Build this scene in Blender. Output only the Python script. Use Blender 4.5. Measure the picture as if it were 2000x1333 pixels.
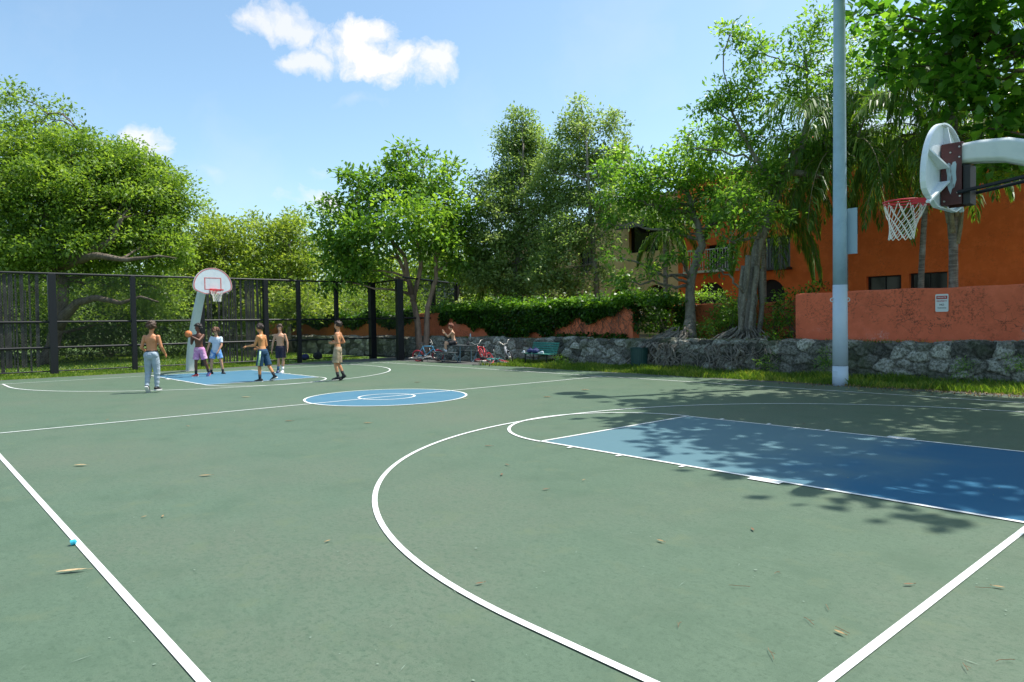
import bpy, math, random
import numpy as np
from mathutils import Vector, Matrix, noise

for o in list(bpy.data.objects): bpy.data.objects.remove(o)
scene = bpy.context.scene
RAD = math.radians

# ------------------------------------------------------------------ camera
CAM = np.array([1.5022, -1.1011, 1.7372]); YAW, PITCH, ROLL, FPX = 2.41757, -0.02719, -0.01535, 1377.87
_f = np.array([math.cos(YAW)*math.cos(PITCH), math.sin(YAW)*math.cos(PITCH), math.sin(PITCH)])
_r = np.array([math.sin(YAW), -math.cos(YAW), 0.0]); _u = np.cross(_r, _f)
_r2 = _r*math.cos(ROLL)+_u*math.sin(ROLL); _u2 = -_r*math.sin(ROLL)+_u*math.cos(ROLL)
cd = bpy.data.cameras.new('camera'); cam = bpy.data.objects.new('camera', cd)
scene.collection.objects.link(cam); scene.camera = cam
cd.sensor_width = 36.0; cd.lens = 36.0*FPX/2000.0; cd.clip_end = 3000; cd.clip_start = 0.05
M = Matrix(((_r2[0], _u2[0], -_f[0], CAM[0]), (_r2[1], _u2[1], -_f[1], CAM[1]), (_r2[2], _u2[2], -_f[2], CAM[2]), (0, 0, 0, 1)))
cam.matrix_world = M
scene.render.resolution_x = 1024; scene.render.resolution_y = 682

def _dir(px, py): return _f + _r2*(px-1000)/FPX - _u2*(py-666.5)/FPX
def W(px, py, d): return CAM + _dir(px, py)*d                 # survey helper: photo bearing + forward distance -> world point
def onY(px, py, Y): d = _dir(px, py); return CAM + d*((Y-CAM[1])/d[1])
def onZ(px, py, Z=0.0): d = _dir(px, py); return CAM + d*((Z-CAM[2])/d[2])

# ------------------------------------------------------------------ world, sun, exposure
SUN_AZ, SUN_EL = RAD(67.0), RAD(64.0)
world = bpy.data.worlds.new('World'); scene.world = world; world.use_nodes = True
nt = world.node_tree; nt.nodes.clear()
def wn(t, **k):
    n = nt.nodes.new(t)
    for a, b in k.items(): setattr(n, a, b)
    return n
sky = wn('ShaderNodeTexSky', sky_type='NISHITA'); sky.sun_disc = False
sky.sun_elevation = SUN_EL; sky.sun_rotation = RAD(90)-SUN_AZ
sky.altitude = 0; sky.air_density = 1.0; sky.dust_density = 1.6; sky.ozone_density = 1.4
geo = wn('ShaderNodeTexCoord')
norm0 = wn('ShaderNodeVectorMath', operation='NORMALIZE'); nt.links.new(geo.outputs['Generated'], norm0.inputs[0])
wz = wn('ShaderNodeTexNoise'); wz.inputs['Scale'].default_value = 14; wz.inputs['Detail'].default_value = 5; nt.links.new(norm0.outputs[0], wz.inputs['Vector'])
wq = wn('ShaderNodeVectorMath', operation='MULTIPLY_ADD'); nt.links.new(wz.outputs['Color'], wq.inputs[0]); wq.inputs[1].default_value = (.085, .085, .085); wq.inputs[2].default_value = (-.0425, -.0425, -.0425)
norm = wn('ShaderNodeVectorMath', operation='ADD'); nt.links.new(norm0.outputs[0], norm.inputs[0]); nt.links.new(wq.outputs[0], norm.inputs[1])
nz = wn('ShaderNodeTexNoise'); nz.inputs['Scale'].default_value = 24; nz.inputs['Detail'].default_value = 9; nz.inputs['Roughness'].default_value = 0.62
nt.links.new(norm.outputs[0], nz.inputs['Vector'])
nz2 = wn('ShaderNodeTexNoise'); nz2.inputs['Scale'].default_value = 5; nz2.inputs['Detail'].default_value = 6
nt.links.new(norm.outputs[0], nz2.inputs['Vector'])
def wmath(op, a, b, clamp=False):
    n = wn('ShaderNodeMath', operation=op); n.use_clamp = clamp
    for i, v in enumerate((a, b)):
        if isinstance(v, (int, float)): n.inputs[i].default_value = v
        else: nt.links.new(v, n.inputs[i])
    return n.outputs[0]
def puff(px, py, rx, ry, strength=1.0, soft=0.35, amp=1.1):
    c = _dir(px, py); c = c/np.linalg.norm(c)
    t1 = np.cross(c, (0, 0, 1)); t1 /= np.linalg.norm(t1); t2 = np.cross(t1, c)
    sub = wn('ShaderNodeVectorMath', operation='SUBTRACT'); nt.links.new(norm.outputs[0], sub.inputs[0]); sub.inputs[1].default_value = tuple(c)
    cs = []
    for t, r in ((t1, rx), (t2, ry)):
        d = wn('ShaderNodeVectorMath', operation='DOT_PRODUCT'); nt.links.new(sub.outputs[0], d.inputs[0])
        d.inputs[1].default_value = tuple(t/(r/FPX*0.9)); cs.append(d.outputs['Value'])
    d2 = wmath('ADD', wmath('POWER', wmath('ABSOLUTE', cs[0], 0), 2), wmath('POWER', wmath('ABSOLUTE', cs[1], 0), 2))
    m = wmath('SUBTRACT', 1.0, wmath('SQRT', d2, 0))
    m = wmath('ADD', m, wmath('MULTIPLY', wmath('SUBTRACT', nz.outputs['Fac'], 0.5), amp))
    m = wmath('DIVIDE', m, soft, True)
    return wmath('MULTIPLY', m, strength)
puffs = [puff(555, 50, 80, 36, 0.8, 0.8, 2.6), puff(600, 124, 105, 26, 0.8, 0.8, 2.6), puff(690, 98, 92, 58, 1, 0.6, 2.3), puff(745, 122, 92, 44, 1, 0.6, 2.3),
         puff(725, 62, 55, 40, 1, 0.6, 2.3), puff(835, 125, 54, 40, 0.9, 0.7, 2.6), puff(280, 290, 46, 50, 0.85, 0.6, 1.8), puff(612, 383, 60, 30, 0.9, 0.8, 1.8),
         puff(425, 350, 40, 18, 0.25, 1.0, 1.6), puff(710, 200, 50, 16, 0.2, 1.0, 1.8), puff(1700, 250, 170, 190, 0.6, 1.0, 1.6), puff(630, 325, 30, 12, 0.2, 1.0, 1.6),
         puff(-900, 80, 400, 160, 0.8, .6, 1.8), puff(3200, 60, 400, 130, 0.8, .6, 1.8)]
tot = puffs[0]
for p in puffs[1:]: tot = wmath('MAXIMUM', tot, p)
wisp = wmath('MULTIPLY', wmath('SUBTRACT', nz2.outputs['Fac'], 0.52, True), 0.6)
tot = wmath('MAXIMUM', tot, wisp)
mixc = wn('ShaderNodeMix', data_type='RGBA'); nt.links.new(tot, mixc.inputs['Factor'])
sc = wn('ShaderNodeMix', data_type='RGBA', blend_type='MULTIPLY'); sc.inputs['Factor'].default_value = 1
sc.inputs['B'].default_value = (1.0, 1.12, 1.08, 1)
nt.links.new(sky.outputs[0], sc.inputs['A'])
nt.links.new(sc.outputs['Result'], mixc.inputs['A']); mixc.inputs['B'].default_value = (4.9, 4.9, 5.0, 1)
bg = wn('ShaderNodeBackground'); bg.inputs['Strength'].default_value = 0.15
nt.links.new(mixc.outputs['Result'], bg.inputs['Color'])
wo = wn('ShaderNodeOutputWorld'); nt.links.new(bg.outputs[0], wo.inputs['Surface'])
sd = bpy.data.lights.new('sun', 'SUN'); sd.energy = 4.5; sd.angle = RAD(0.53); sd.color = (1, 0.955, 0.88)
sun = bpy.data.objects.new('sun', sd); scene.collection.objects.link(sun)
sv = Vector((math.cos(SUN_EL)*math.cos(SUN_AZ), math.cos(SUN_EL)*math.sin(SUN_AZ), math.sin(SUN_EL)))
sun.rotation_euler = sv.to_track_quat('Z', 'Y').to_euler(); sun.location = (0, 0, 40)
scene.view_settings.view_transform = 'Standard'; scene.view_settings.look = 'None'; scene.view_settings.gamma = 1
scene.view_settings.exposure = 0.5

# ------------------------------------------------------------------ helpers
C = scene.collection
MATS = {}
def mat(name, col=(.5, .5, .5), rough=.6, metal=0, **k):
    """principled material; k: noise=(scale, colour2, lo, hi), bump=(scale, strength, dist), spec"""
    if name in MATS: return MATS[name]
    m = bpy.data.materials.new(name); m.use_nodes = True; MATS[name] = m
    t = m.node_tree; b = t.nodes['Principled BSDF']
    b.inputs['Base Color'].default_value = (*col, 1); b.inputs['Roughness'].default_value = rough; b.inputs['Metallic'].default_value = metal
    if 'spec' in k: b.inputs['Specular IOR Level'].default_value = k['spec']
    tc = t.nodes.new('ShaderNodeTexCoord')
    src = None
    for i, nn in enumerate(k.get('noise', [])):
        sc_, c2, lo, hi = nn[:4]
        n = t.nodes.new('ShaderNodeTexNoise'); n.inputs['Scale'].default_value = sc_; n.inputs['Detail'].default_value = 8; n.inputs['Roughness'].default_value = .65
        if len(nn) > 4:
            mp = t.nodes.new('ShaderNodeMapping'); mp.inputs['Scale'].default_value = nn[4]; t.links.new(tc.outputs['Object'], mp.inputs[0]); t.links.new(mp.outputs[0], n.inputs['Vector'])
        else: t.links.new(tc.outputs['Object'], n.inputs['Vector'])
        mr = t.nodes.new('ShaderNodeMapRange'); mr.inputs['From Min'].default_value = lo; mr.inputs['From Max'].default_value = hi
        t.links.new(n.outputs['Fac'], mr.inputs['Value'])
        mx = t.nodes.new('ShaderNodeMix'); mx.data_type = 'RGBA'
        t.links.new(mr.outputs[0], mx.inputs['Factor']); mx.inputs['B'].default_value = (*c2, 1)
        if src is None: mx.inputs['A'].default_value = (*col, 1)
        else: t.links.new(src, mx.inputs['A'])
        src = mx.outputs['Result']
    if src is not None: t.links.new(src, b.inputs['Base Color'])
    if 'bump' in k:
        sc_, st, di = k['bump']
        n = t.nodes.new('ShaderNodeTexNoise'); n.inputs['Scale'].default_value = sc_; n.inputs['Detail'].default_value = 8; t.links.new(tc.outputs['Object'], n.inputs['Vector'])
        bp = t.nodes.new('ShaderNodeBump'); bp.inputs['Strength'].default_value = st; bp.inputs['Distance'].default_value = di
        t.links.new(n.outputs['Fac'], bp.inputs['Height']); t.links.new(bp.outputs[0], b.inputs['Normal'])
    m['_src'] = 1
    return m
def out_color(m): return m.node_tree.nodes['Principled BSDF'].inputs['Base Color']

def leafmat(name, c0, c1, c2, rough=.45, trans=.35, tcol=None):
    """foliage: colour varies leaf by leaf through the 'tint' attribute"""
    m = bpy.data.materials.new(name); m.use_nodes = True; t = m.node_tree; b = t.nodes['Principled BSDF']
    at = t.nodes.new('ShaderNodeAttribute'); at.attribute_name = 'tint'
    r = t.nodes.new('ShaderNodeValToRGB'); e = r.color_ramp.elements
    e[0].color = (*c0, 1); e[0].position = 0; e[1].color = (*c2, 1); e[1].position = 1
    k = e.new(.5); k.color = (*c1, 1)
    t.links.new(at.outputs['Fac'], r.inputs[0]); t.links.new(r.outputs[0], b.inputs['Base Color'])
    b.inputs['Roughness'].default_value = rough; b.inputs['Specular IOR Level'].default_value = .35
    tr = t.nodes.new('ShaderNodeBsdfTranslucent')
    hs = t.nodes.new('ShaderNodeMix'); hs.data_type = 'RGBA'; hs.blend_type = 'MULTIPLY'; hs.inputs['Factor'].default_value = 1
    hs.inputs['B'].default_value = (*(tcol or (1.9, 1.9, .7)), 1); t.links.new(r.outputs[0], hs.inputs['A']); t.links.new(hs.outputs['Result'], tr.inputs['Color'])
    ms = t.nodes.new('ShaderNodeMixShader'); ms.inputs[0].default_value = trans
    t.links.new(b.outputs[0], ms.inputs[1]); t.links.new(tr.outputs[0], ms.inputs[2])
    t.links.new(ms.outputs[0], t.nodes['Material Output'].inputs['Surface'])
    return m

def tag(o, label=None, cat=None, group=None, kind=None):
    if label: o['label'] = label
    if cat: o['category'] = cat
    if group: o['group'] = group
    if kind: o['kind'] = kind
    return o
def empty(name, loc=(0, 0, 0), rz=0):
    o = bpy.data.objects.new(name, None); o.location = tuple(map(float, loc)); o.rotation_euler = (0, 0, rz); C.objects.link(o); o.empty_display_size = .2
    return o
def link(name, me, parent=None):
    o = bpy.data.objects.new(name, me); C.objects.link(o)
    if parent: o.parent = parent
    return o

class MB:
    def __init__(s): s.v = []; s.f = []
    def add(s, vs, fs):
        b = len(s.v); s.v += [tuple(map(float, p)) for p in vs]; s.f += [tuple(i+b for i in f) for f in fs]
    def box(s, c, d, rot=None):
        c = np.array(c, float); h = np.array(d, float)/2; vs = []
        for x in (-1, 1):
            for y in (-1, 1):
                for z in (-1, 1):
                    p = np.array((x, y, z))*h
                    if rot is not None: p = np.array(rot @ Vector(p))
                    vs.append(c+p)
        s.add(vs, [(0, 1, 3, 2), (4, 6, 7, 5), (0, 4, 5, 1), (2, 3, 7, 6), (0, 2, 6, 4), (1, 5, 7, 3)]); return s
    def tube(s, pts, rad, n=8, cap=True, sq=None):
        pts = [np.array(p, float) for p in pts]
        if np.isscalar(rad): rad = [rad]*len(pts)
        vs = []; up = None
        for i, p in enumerate(pts):
            t = pts[min(i+1, len(pts)-1)]-pts[max(i-1, 0)]; t = t/(np.linalg.norm(t)+1e-9)
            if up is None:
                up = np.array((0, 0, 1.)) if abs(t[2]) < .9 else np.array((1., 0, 0))
            a = np.cross(t, up); a /= np.linalg.norm(a)+1e-9; b = np.cross(a, t); up = b
            for k in range(n):
                w = 2*math.pi*(k+.5)/n; x, y = math.cos(w), math.sin(w)
                if sq: x *= sq[0]; y *= sq[1]
                vs.append(p+rad[i]*(a*x+b*y))
        fs = [(i*n+k, i*n+(k+1) % n, (i+1)*n+(k+1) % n, (i+1)*n+k) for i in range(len(pts)-1) for k in range(n)]
        if cap: fs += [tuple(range(n-1, -1, -1)), tuple(range((len(pts)-1)*n, len(pts)*n))]
        s.add(vs, fs); return s
    def ring(s, c, R, r, axis=(0, 0, 1), n=28, m=6, a0=0, a1=2*math.pi):
        ax = Vector(axis).normalized(); q = ax.to_track_quat('Z', 'Y'); full = abs(a1-a0-2*math.pi) < 1e-6
        N = n if full else n+1; vs = []
        for i in range(N):
            w = a0+(a1-a0)*i/n; rd = q @ Vector((math.cos(w), math.sin(w), 0))
            for k in range(m):
                u = 2*math.pi*k/m; vs.append(Vector(c)+rd*(R+r*math.cos(u))+ax*r*math.sin(u))
        fs = [(i*m+k, i*m+(k+1) % m, ((i+1) % N)*m+(k+1) % m, ((i+1) % N)*m+k) for i in range(n) for k in range(m)]
        s.add(vs, fs); return s
    def ell(s, c, r, n=12, m=8, rot=None):
        c = np.array(c, float); r = np.array([r]*3 if np.isscalar(r) else r, float); vs = [(0, 0, -1)]
        for i in range(1, m):
            a = -math.pi/2+math.pi*i/m
            for k in range(n): vs.append((math.cos(a)*math.cos(2*math.pi*k/n), math.cos(a)*math.sin(2*math.pi*k/n), math.sin(a)))
        vs.append((0, 0, 1)); P = []
        for v in vs:
            p = np.array(v)*r
            if rot is not None: p = np.array(rot @ Vector(p))
            P.append(c+p)
        fs = [(0, 1+(k+1) % n, 1+k) for k in range(n)]
        for i in range(m-2):
            for k in range(n): fs.append((1+i*n+k, 1+i*n+(k+1) % n, 1+(i+1)*n+(k+1) % n, 1+(i+1)*n+k))
        L = len(vs)-1; fs += [(L, 1+(m-2)*n+k, 1+(m-2)*n+(k+1) % n) for k in range(n)]
        s.add(P, fs); return s
    def prism(s, poly, z0, z1, fr=None):
        """poly in 2D extruded along third axis; fr maps (a,b,c)->xyz"""
        fr = fr or (lambda a, b, c: (a, b, c)); n = len(poly)
        vs = [fr(a, b, z0) for a, b in poly]+[fr(a, b, z1) for a, b in poly]
        s.add(vs, [tuple(range(n-1, -1, -1)), tuple(range(n, 2*n))]+[(k, (k+1) % n, n+(k+1) % n, n+k) for k in range(n)]); return s
    def mesh(s, name, m, smooth=False):
        me = bpy.data.meshes.new(name); me.from_pydata(s.v, [], s.f); me.update()
        if m: me.materials.append(m)
        if smooth: me.polygons.foreach_set('use_smooth', [True]*len(me.polygons))
        return me
    def build(s, name, m, parent=None, smooth=False, bevel=0):
        o = link(name, s.mesh(name, m, smooth), parent)
        if bevel:
            b = o.modifiers.new('bevel', 'BEVEL'); b.width = bevel; b.segments = 2; b.limit_method = 'ANGLE'
        return o

def npmesh(name, V, F, m, tint=None, smooth=False):
    me = bpy.data.meshes.new(name); V = np.asarray(V, np.float32); F = np.asarray(F, np.int32); k = F.shape[1]
    me.vertices.add(len(V)); me.vertices.foreach_set('co', V.ravel())
    me.loops.add(F.size); me.loops.foreach_set('vertex_index', F.ravel())
    me.polygons.add(len(F)); me.polygons.foreach_set('loop_start', np.arange(0, F.size, k, dtype=np.int32))
    try: me.polygons.foreach_set('loop_total', np.full(len(F), k, np.int32))
    except Exception: pass
    if smooth: me.polygons.foreach_set('use_smooth', np.ones(len(F), bool))
    me.update(calc_edges=True); me.validate()
    if tint is not None:
        a = me.attributes.new('tint', 'FLOAT', 'FACE'); a.data.foreach_set('value', np.asarray(tint, np.float32))
    me.materials.append(m); return me
def nrm(a): return a/(np.linalg.norm(a, axis=-1, keepdims=True)+1e-9)
def leaves(P, size, tint, rng, wid=.45, up=.5, jit=.35, outward=None, fold=.12):
    """one bent rhombic leaf per point"""
    n = len(P); d = rng.normal(size=(n, 3)); 
    if outward is not None: d = d+outward*1.2
    d[:, 2] -= .15; d = nrm(d)
    N = rng.normal(size=(n, 3)); N[:, 2] = np.abs(N[:, 2])+up*2; N = nrm(N-d*np.sum(N*d, 1, keepdims=True))
    s = np.cross(N, d); L = size*(1+jit*rng.uniform(-1, 1, (n, 1)))
    a = P; b = P+d*L*.5+s*L*wid*.5+N*L*fold; c = P+d*L-N*L*.05; e = P+d*L*.5-s*L*wid*.5+N*L*fold
    V = np.stack([a, b, c, e], 1).reshape(-1, 3); F = np.arange(4*n).reshape(n, 4)
    return V, F, np.clip(tint, 0, 1)
DENS = 2.3
def clumpcloud(blobs, rng, per=55, cr=.38, flat=.6, shell=.55, dens=1.0):
    """leaf positions gathered in clumps through ellipsoid blobs -> (points, tint, clump centres, owner)"""
    P = []; T = []; CC = []; OW = []; OUT = []
    for bi, b in enumerate(blobs):
        c, rh, rv = np.array(b[0], float), b[1], b[2]; dn = b[3] if len(b) > 3 else 1.0
        nc = max(4, int(DENS*dens*dn*(rh*rh*rv)**.8/(cr**2.4)*1.5))
        d = nrm(rng.normal(size=(nc, 3))); rr = (shell+(1-shell)*rng.uniform(0, 1, (nc, 1))**.6)*np.where(rng.uniform(0, 1, (nc, 1)) < .25, rng.uniform(.2, 1, (nc, 1)), 1)
        rr *= (1+.22*rng.normal(size=(nc, 1)).clip(-1, 1.6))
        cc = c+d*rr*np.array([rh, rh, rv])
        tv = rng.normal(.5, .22, nc)
        CC.append(cc); OW += [bi]*nc
        k = np.maximum(6, (per*rng.uniform(.5, 1.4, nc)).astype(int)); idx = np.repeat(np.arange(nc), k)
        off = rng.normal(size=(len(idx), 3))*cr*np.array([.55, .55, .55*flat])
        P.append(cc[idx]+off); T.append(tv[idx]+rng.normal(0, .13, len(idx))); OUT.append(nrm(off)+.3*d[idx])
    return np.concatenate(P), np.concatenate(T), np.concatenate(CC), OW, np.concatenate(OUT)

def limb(mb, a, b, r0, r1, rng, n=7, wob=.12, sag=0, sides=6):
    a = np.array(a, float); b = np.array(b, float); L = np.linalg.norm(b-a); pts = []; o = np.zeros(3)
    for i in range(n+1):
        t = i/n
        if 0 < i < n: o = o*.6+rng.normal(size=3)*wob*L*.25
        w = math.sin(math.pi*t); pts.append(a+(b-a)*t+o*w+np.array((0, 0, sag*L*w)))
    mb.tube(pts, [r0+(r1-r0)*(i/n)**.8 for i in range(n+1)], sides); return pts

def tree(name, label, base, path, blobs, lm, bark, seed, leaf=.13, per=55, cr=.38, dens=1.0, group=None, limbs=True, wid=.45, twigr=.022, shell=.55, up=.5, forks=None, trunks=None, flat=.6, limbr=None, roots=None):
    """path: trunk polyline [(x,y,z,r)...] in world; every limb leaves the nearest trunk point below it"""
    rng = np.random.default_rng(seed); base = np.array(base, float)
    root = empty(name, base); tag(root, label, 'tree', group)
    P, T, CC, OW, OUT = clumpcloud(blobs, rng, per, cr, dens=dens, shell=shell, flat=flat)
    V, F, tt = leaves(P-base, leaf*1.25, T, rng, wid=wid*1.15, up=up, outward=OUT)
    link('crown', npmesh('crown', V, F, lm, tt), root); print('TREE', name, len(F))
    mb = MB(); allp = []
    for pth in (trunks or [path]):
        pth = [(np.array(q[:3], float)-base, q[3]) for q in pth]
        # densify with slight wobble
        pts = []; rs = []
        for i in range(len(pth)-1):
            for k in range(4):
                t = k/4; pts.append(pth[i][0]*(1-t)+pth[i+1][0]*t+rng.normal(size=3)*.12*pth[i][1]*(k > 0)); rs.append(pth[i][1]*(1-t)+pth[i+1][1]*t)
        pts.append(pth[-1][0]); rs.append(pth[-1][1]); rs[0] *= 1.35
        mb.tube(pts, rs, 10); allp += list(zip(pts, rs))
    AP = np.array([p for p, r in allp]); AR = np.array([r for p, r in allp])
    if limbs:
        for bi, b in enumerate(blobs):
            c = np.array(b[0])-base
            dist = np.linalg.norm(AP-c, axis=1)+np.maximum(0, AP[:, 2]-c[2]+.6)*2.0+(AP[:, 2] < .35*AP[:, 2].max())*3
            j = int(np.argmin(dist)); r0 = min(AR[j]*.6, limbr or .07); 
            lp = limb(mb, AP[j], c, r0, .022, rng, 8, .16, .03)
            ids = [k for k, o in enumerate(OW) if o == bi]; rng.shuffle(ids)
            lp = np.array(lp)
            for k in ids[:max(6, min(26, int(len(ids)*.25)))]:
                q = CC[k]-base; jj = int(np.argmin(np.linalg.norm(lp[2:]-q, axis=1)))+2
                limb(mb, lp[jj], q, twigr*.7, .005, rng, 3, .15, 0, 3)
    link('trunk', mb.mesh('trunk', bark, True), root)
    return root
# ------------------------------------------------------------------ ground and court
L, Wd, FT, HW, R3, XR, RC, RS = 26.02, 15.467, 5.834, 1.81, 6.15, 1.45, 1.885, 0.655
YC = Wd/2
def sheet(name, poly, z, m, kind='structure', n=1):
    mb = MB(); mb.add([(x, y, z) for x, y in poly], [tuple(range(len(poly)))]); o = mb.build(name, m); tag(o, kind=kind); return o
m_lawn = mat('lawn', (.075, .14, .025), .9, noise=[(1.2, (.10, .17, .03), .4, .65), (9, (.13, .15, .05), .5, .75)], bump=(60, .5, .02))
sheet('lawn', [(-900, -900), (900, -900), (900, 900), (-900, 900)], -.06, m_lawn)
# court surface: green acrylic, worn and dusty in places
GREEN = (.088, .139, .088)
m_green = mat('court_green', GREEN, .62, noise=[(.35, (GREEN[0]*1.12, GREEN[1]*1.08, GREEN[2]*1.12), .35, .7), (1.6, (GREEN[0]*.8, GREEN[1]*.84, GREEN[2]*.82), .48, .68), (.25, (GREEN[0]*1.34, GREEN[1]*1.05, GREEN[2]*1.14), .46, .66),
             (5, (GREEN[0]*1.3, GREEN[1]*1.22, GREEN[2]*1.25), .54, .85, (.6, 1.8, 1)), (14, (GREEN[0]*.84, GREEN[1]*.86, GREEN[2]*.86), .5, .7, (.8, 1.4, 1)), (26, (GREEN[0]*.72, GREEN[1]*.76, GREEN[2]*.74), .52, .66), (60, (GREEN[0]*.5, GREEN[1]*.55, GREEN[2]*.52), .56, .7), (75, (GREEN[0]*1.5, GREEN[1]*1.4, GREEN[2]*1.45), .58, .75), (2.4, (GREEN[0]*1.25, GREEN[1]*1.08, GREEN[2]*1.0), .56, .72), (120, (GREEN[0]*.72, GREEN[1]*.74, GREEN[2]*.74), .5, .75), (300, (GREEN[0]*1.5, GREEN[1]*1.4, GREEN[2]*1.45), .6, .8)], bump=(260, .5, .005), spec=.3)
sheet('court_surface', [(3.4, -3.2), (3.4, 16.55), (-9, 16.75), (-17, 16.85), (-24.2, 16.9), (-27.2, 16.7), (-27.9, 14), (-28.1, 8.5), (-28.0, 3), (-27.9, -3.2)], 0, m_green)
m_asph = mat('asphalt_edge', (.085, .088, .085), .9, noise=[(3, (.06, .065, .06), .4, .7), (40, (.12, .115, .1), .5, .8)], bump=(150, .5, .005))
sheet('court_apron', [(3.9, -3.6), (3.9, 17.1), (-9, 17.25), (-16.5, 17.1), (-19, 17.35), (-22, 18.9), (-30.2, 19.0), (-29.2, 12.5), (-28.6, 8.5), (-28.45, 3), (-28.4, -3.6)], -.012, m_asph)
# blue paint, worn to a chalky grey-green toward the free throw line
m_blue = bpy.data.materials.new('court_blue'); m_blue.use_nodes = True; t = m_blue.node_tree; b = t.nodes['Principled BSDF']
tc = t.nodes.new('ShaderNodeTexCoord'); sx = t.nodes.new('ShaderNodeSeparateXYZ'); t.links.new(tc.outputs['Object'], sx.inputs[0])
n1 = t.nodes.new('ShaderNodeTexNoise'); n1.inputs['Scale'].default_value = .9; n1.inputs['Detail'].default_value = 7; t.links.new(tc.outputs['Object'], n1.inputs['Vector'])
n3 = t.nodes.new('ShaderNodeTexNoise'); n3.inputs['Scale'].default_value = 60; n3.inputs['Detail'].default_value = 4; t.links.new(tc.outputs['Object'], n3.inputs['Vector'])
ad = t.nodes.new('ShaderNodeMath'); ad.operation = 'MULTIPLY_ADD'; t.links.new(n1.outputs['Fac'], ad.inputs[0]); ad.inputs[1].default_value = 4.0; t.links.new(sx.outputs['X'], ad.inputs[2])
mr = t.nodes.new('ShaderNodeMapRange'); mr.inputs['From Min'].default_value = -1.2; mr.inputs['From Max'].default_value = 1.1; mr.interpolation_type = 'SMOOTHSTEP'
t.links.new(ad.outputs[0], mr.inputs['Value'])
r1 = t.nodes.new('ShaderNodeMix'); r1.data_type = 'RGBA'; r1.inputs['A'].default_value = (.10, .195, .225, 1); r1.inputs['B'].default_value = (.012, .118, .22, 1); t.links.new(mr.outputs[0], r1.inputs['Factor'])
r2 = t.nodes.new('ShaderNodeMix'); r2.data_type = 'RGBA'; r2.blend_type = 'MULTIPLY'; r2.inputs['B'].default_value = (.8, .84, .86, 1); t.links.new(n3.outputs['Fac'], r2.inputs['Factor']); t.links.new(r1.outputs['Result'], r2.inputs['A'])
t.links.new(r2.outputs['Result'], b.inputs['Base Color']); b.inputs['Roughness'].default_value = .6; b.inputs['Specular IOR Level'].default_value = .3
m_blue2 = mat('court_blue_plain', (.068, .175, .25), .6, noise=[(1.5, (.05, .155, .24), .4, .7), (80, (.09, .21, .28), .5, .8)], spec=.3)
sheet('key_paint', [(-.0, YC-HW), (0, YC+HW), (-FT, YC+HW), (-FT, YC-HW)], .004, m_blue)
sheet('key_paint', [(-L, YC-HW), (-L, YC+HW), (-L+FT, YC+HW), (-L+FT, YC-HW)], .004, m_blue2)
sheet('centre_circle_paint', [(-L/2+RC*math.cos(a), YC+RC*math.sin(a)) for a in np.linspace(0, 2*math.pi, 96, endpoint=False)], .004, m_blue2)
# white lines
lb = MB(); zz = [.008]
def lrect(x0, y0, x1, y1): z = zz[0]; lb.add([(x0, y0, z), (x1, y0, z), (x1, y1, z), (x0, y1, z)], [(0, 1, 2, 3)])
def larc(cx, cy, r, a0, a1, w=.052, n=90):
    vs = []; fs = []
    for i in range(n+1):
        a = a0+(a1-a0)*i/n
        for q in (r-w/2, r+w/2): vs.append((cx+q*math.cos(a), cy+q*math.sin(a), zz[0]))
    for i in range(n): fs.append((2*i, 2*i+1, 2*i+3, 2*i+2))
    lb.add(vs, fs)
w = .052
lrect(-L-w/2, -w/2, w/2, w/2); lrect(-L-w/2, Wd-w/2, w/2, Wd+w/2)
lrect(-w/2, w/2, w/2, Wd-w/2); lrect(-L-w/2, w/2, -L+w/2, Wd-w/2)
zz[0] = .0084; lrect(-L/2-w/2, w/2, -L/2+w/2, Wd-w/2)
zz[0] = .0092; larc(-L/2, YC, RC, 0, 2*math.pi); larc(-L/2, YC, RS, 0, 2*math.pi)
for sgn, x0 in ((-1, 0), (1, -L)):
    zz[0] = .0092
    larc(x0+sgn*XR, YC, R3, math.pi/2, math.pi*1.5) if sgn < 0 else larc(x0+sgn*XR, YC, R3, -math.pi/2, math.pi/2)
    for s in (-1, 1):
        a, b_ = sorted((x0, x0+sgn*XR)); lrect(a+(w/2 if sgn > 0 else 0), YC+s*R3-w/2, b_-(w/2 if sgn < 0 else 0), YC+s*R3+w/2)
    a, b_ = sorted((x0, x0+sgn*FT))
    zz[0] = .0088
    for s in (-1, 1): lrect(a, YC+s*HW-w/2, b_, YC+s*HW+w/2)
    xf = x0+sgn*FT; zz[0] = .0100; lrect(xf-w/2, YC-HW+w/2, xf+w/2, YC+HW-w/2)
    zz[0] = .0096
    larc(xf, YC, 1.83, math.pi/2, math.pi*1.5) if sgn < 0 else larc(xf, YC, 1.83, -math.pi/2, math.pi/2)
    zz[0] = .0108
    for s in (-1, 1):
        for q in (5.19, 4.33, 3.37):
            y0 = YC+s*(HW+w/2); y1 = YC+s*(HW+w/2+.10); x = x0+sgn*q; lrect(x-.025, min(y0, y1), x+.025, max(y0, y1))
        y0 = YC+s*(HW+w/2); y1 = YC+s*(HW+w/2+.11); a, b_ = sorted((x0+sgn*2.14, x0+sgn*2.5)); lrect(a, min(y0, y1), b_, max(y0, y1))
m_line = mat('line_white', (.74, .75, .73), .6, noise=[(3, (.62, .65, .62), .5, .75), (45, (.45, .52, .45), .58, .72), (160, (.3, .38, .3), .66, .72)])
o = lb.build('court_lines', m_line); tag(o, kind='structure')

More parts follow.
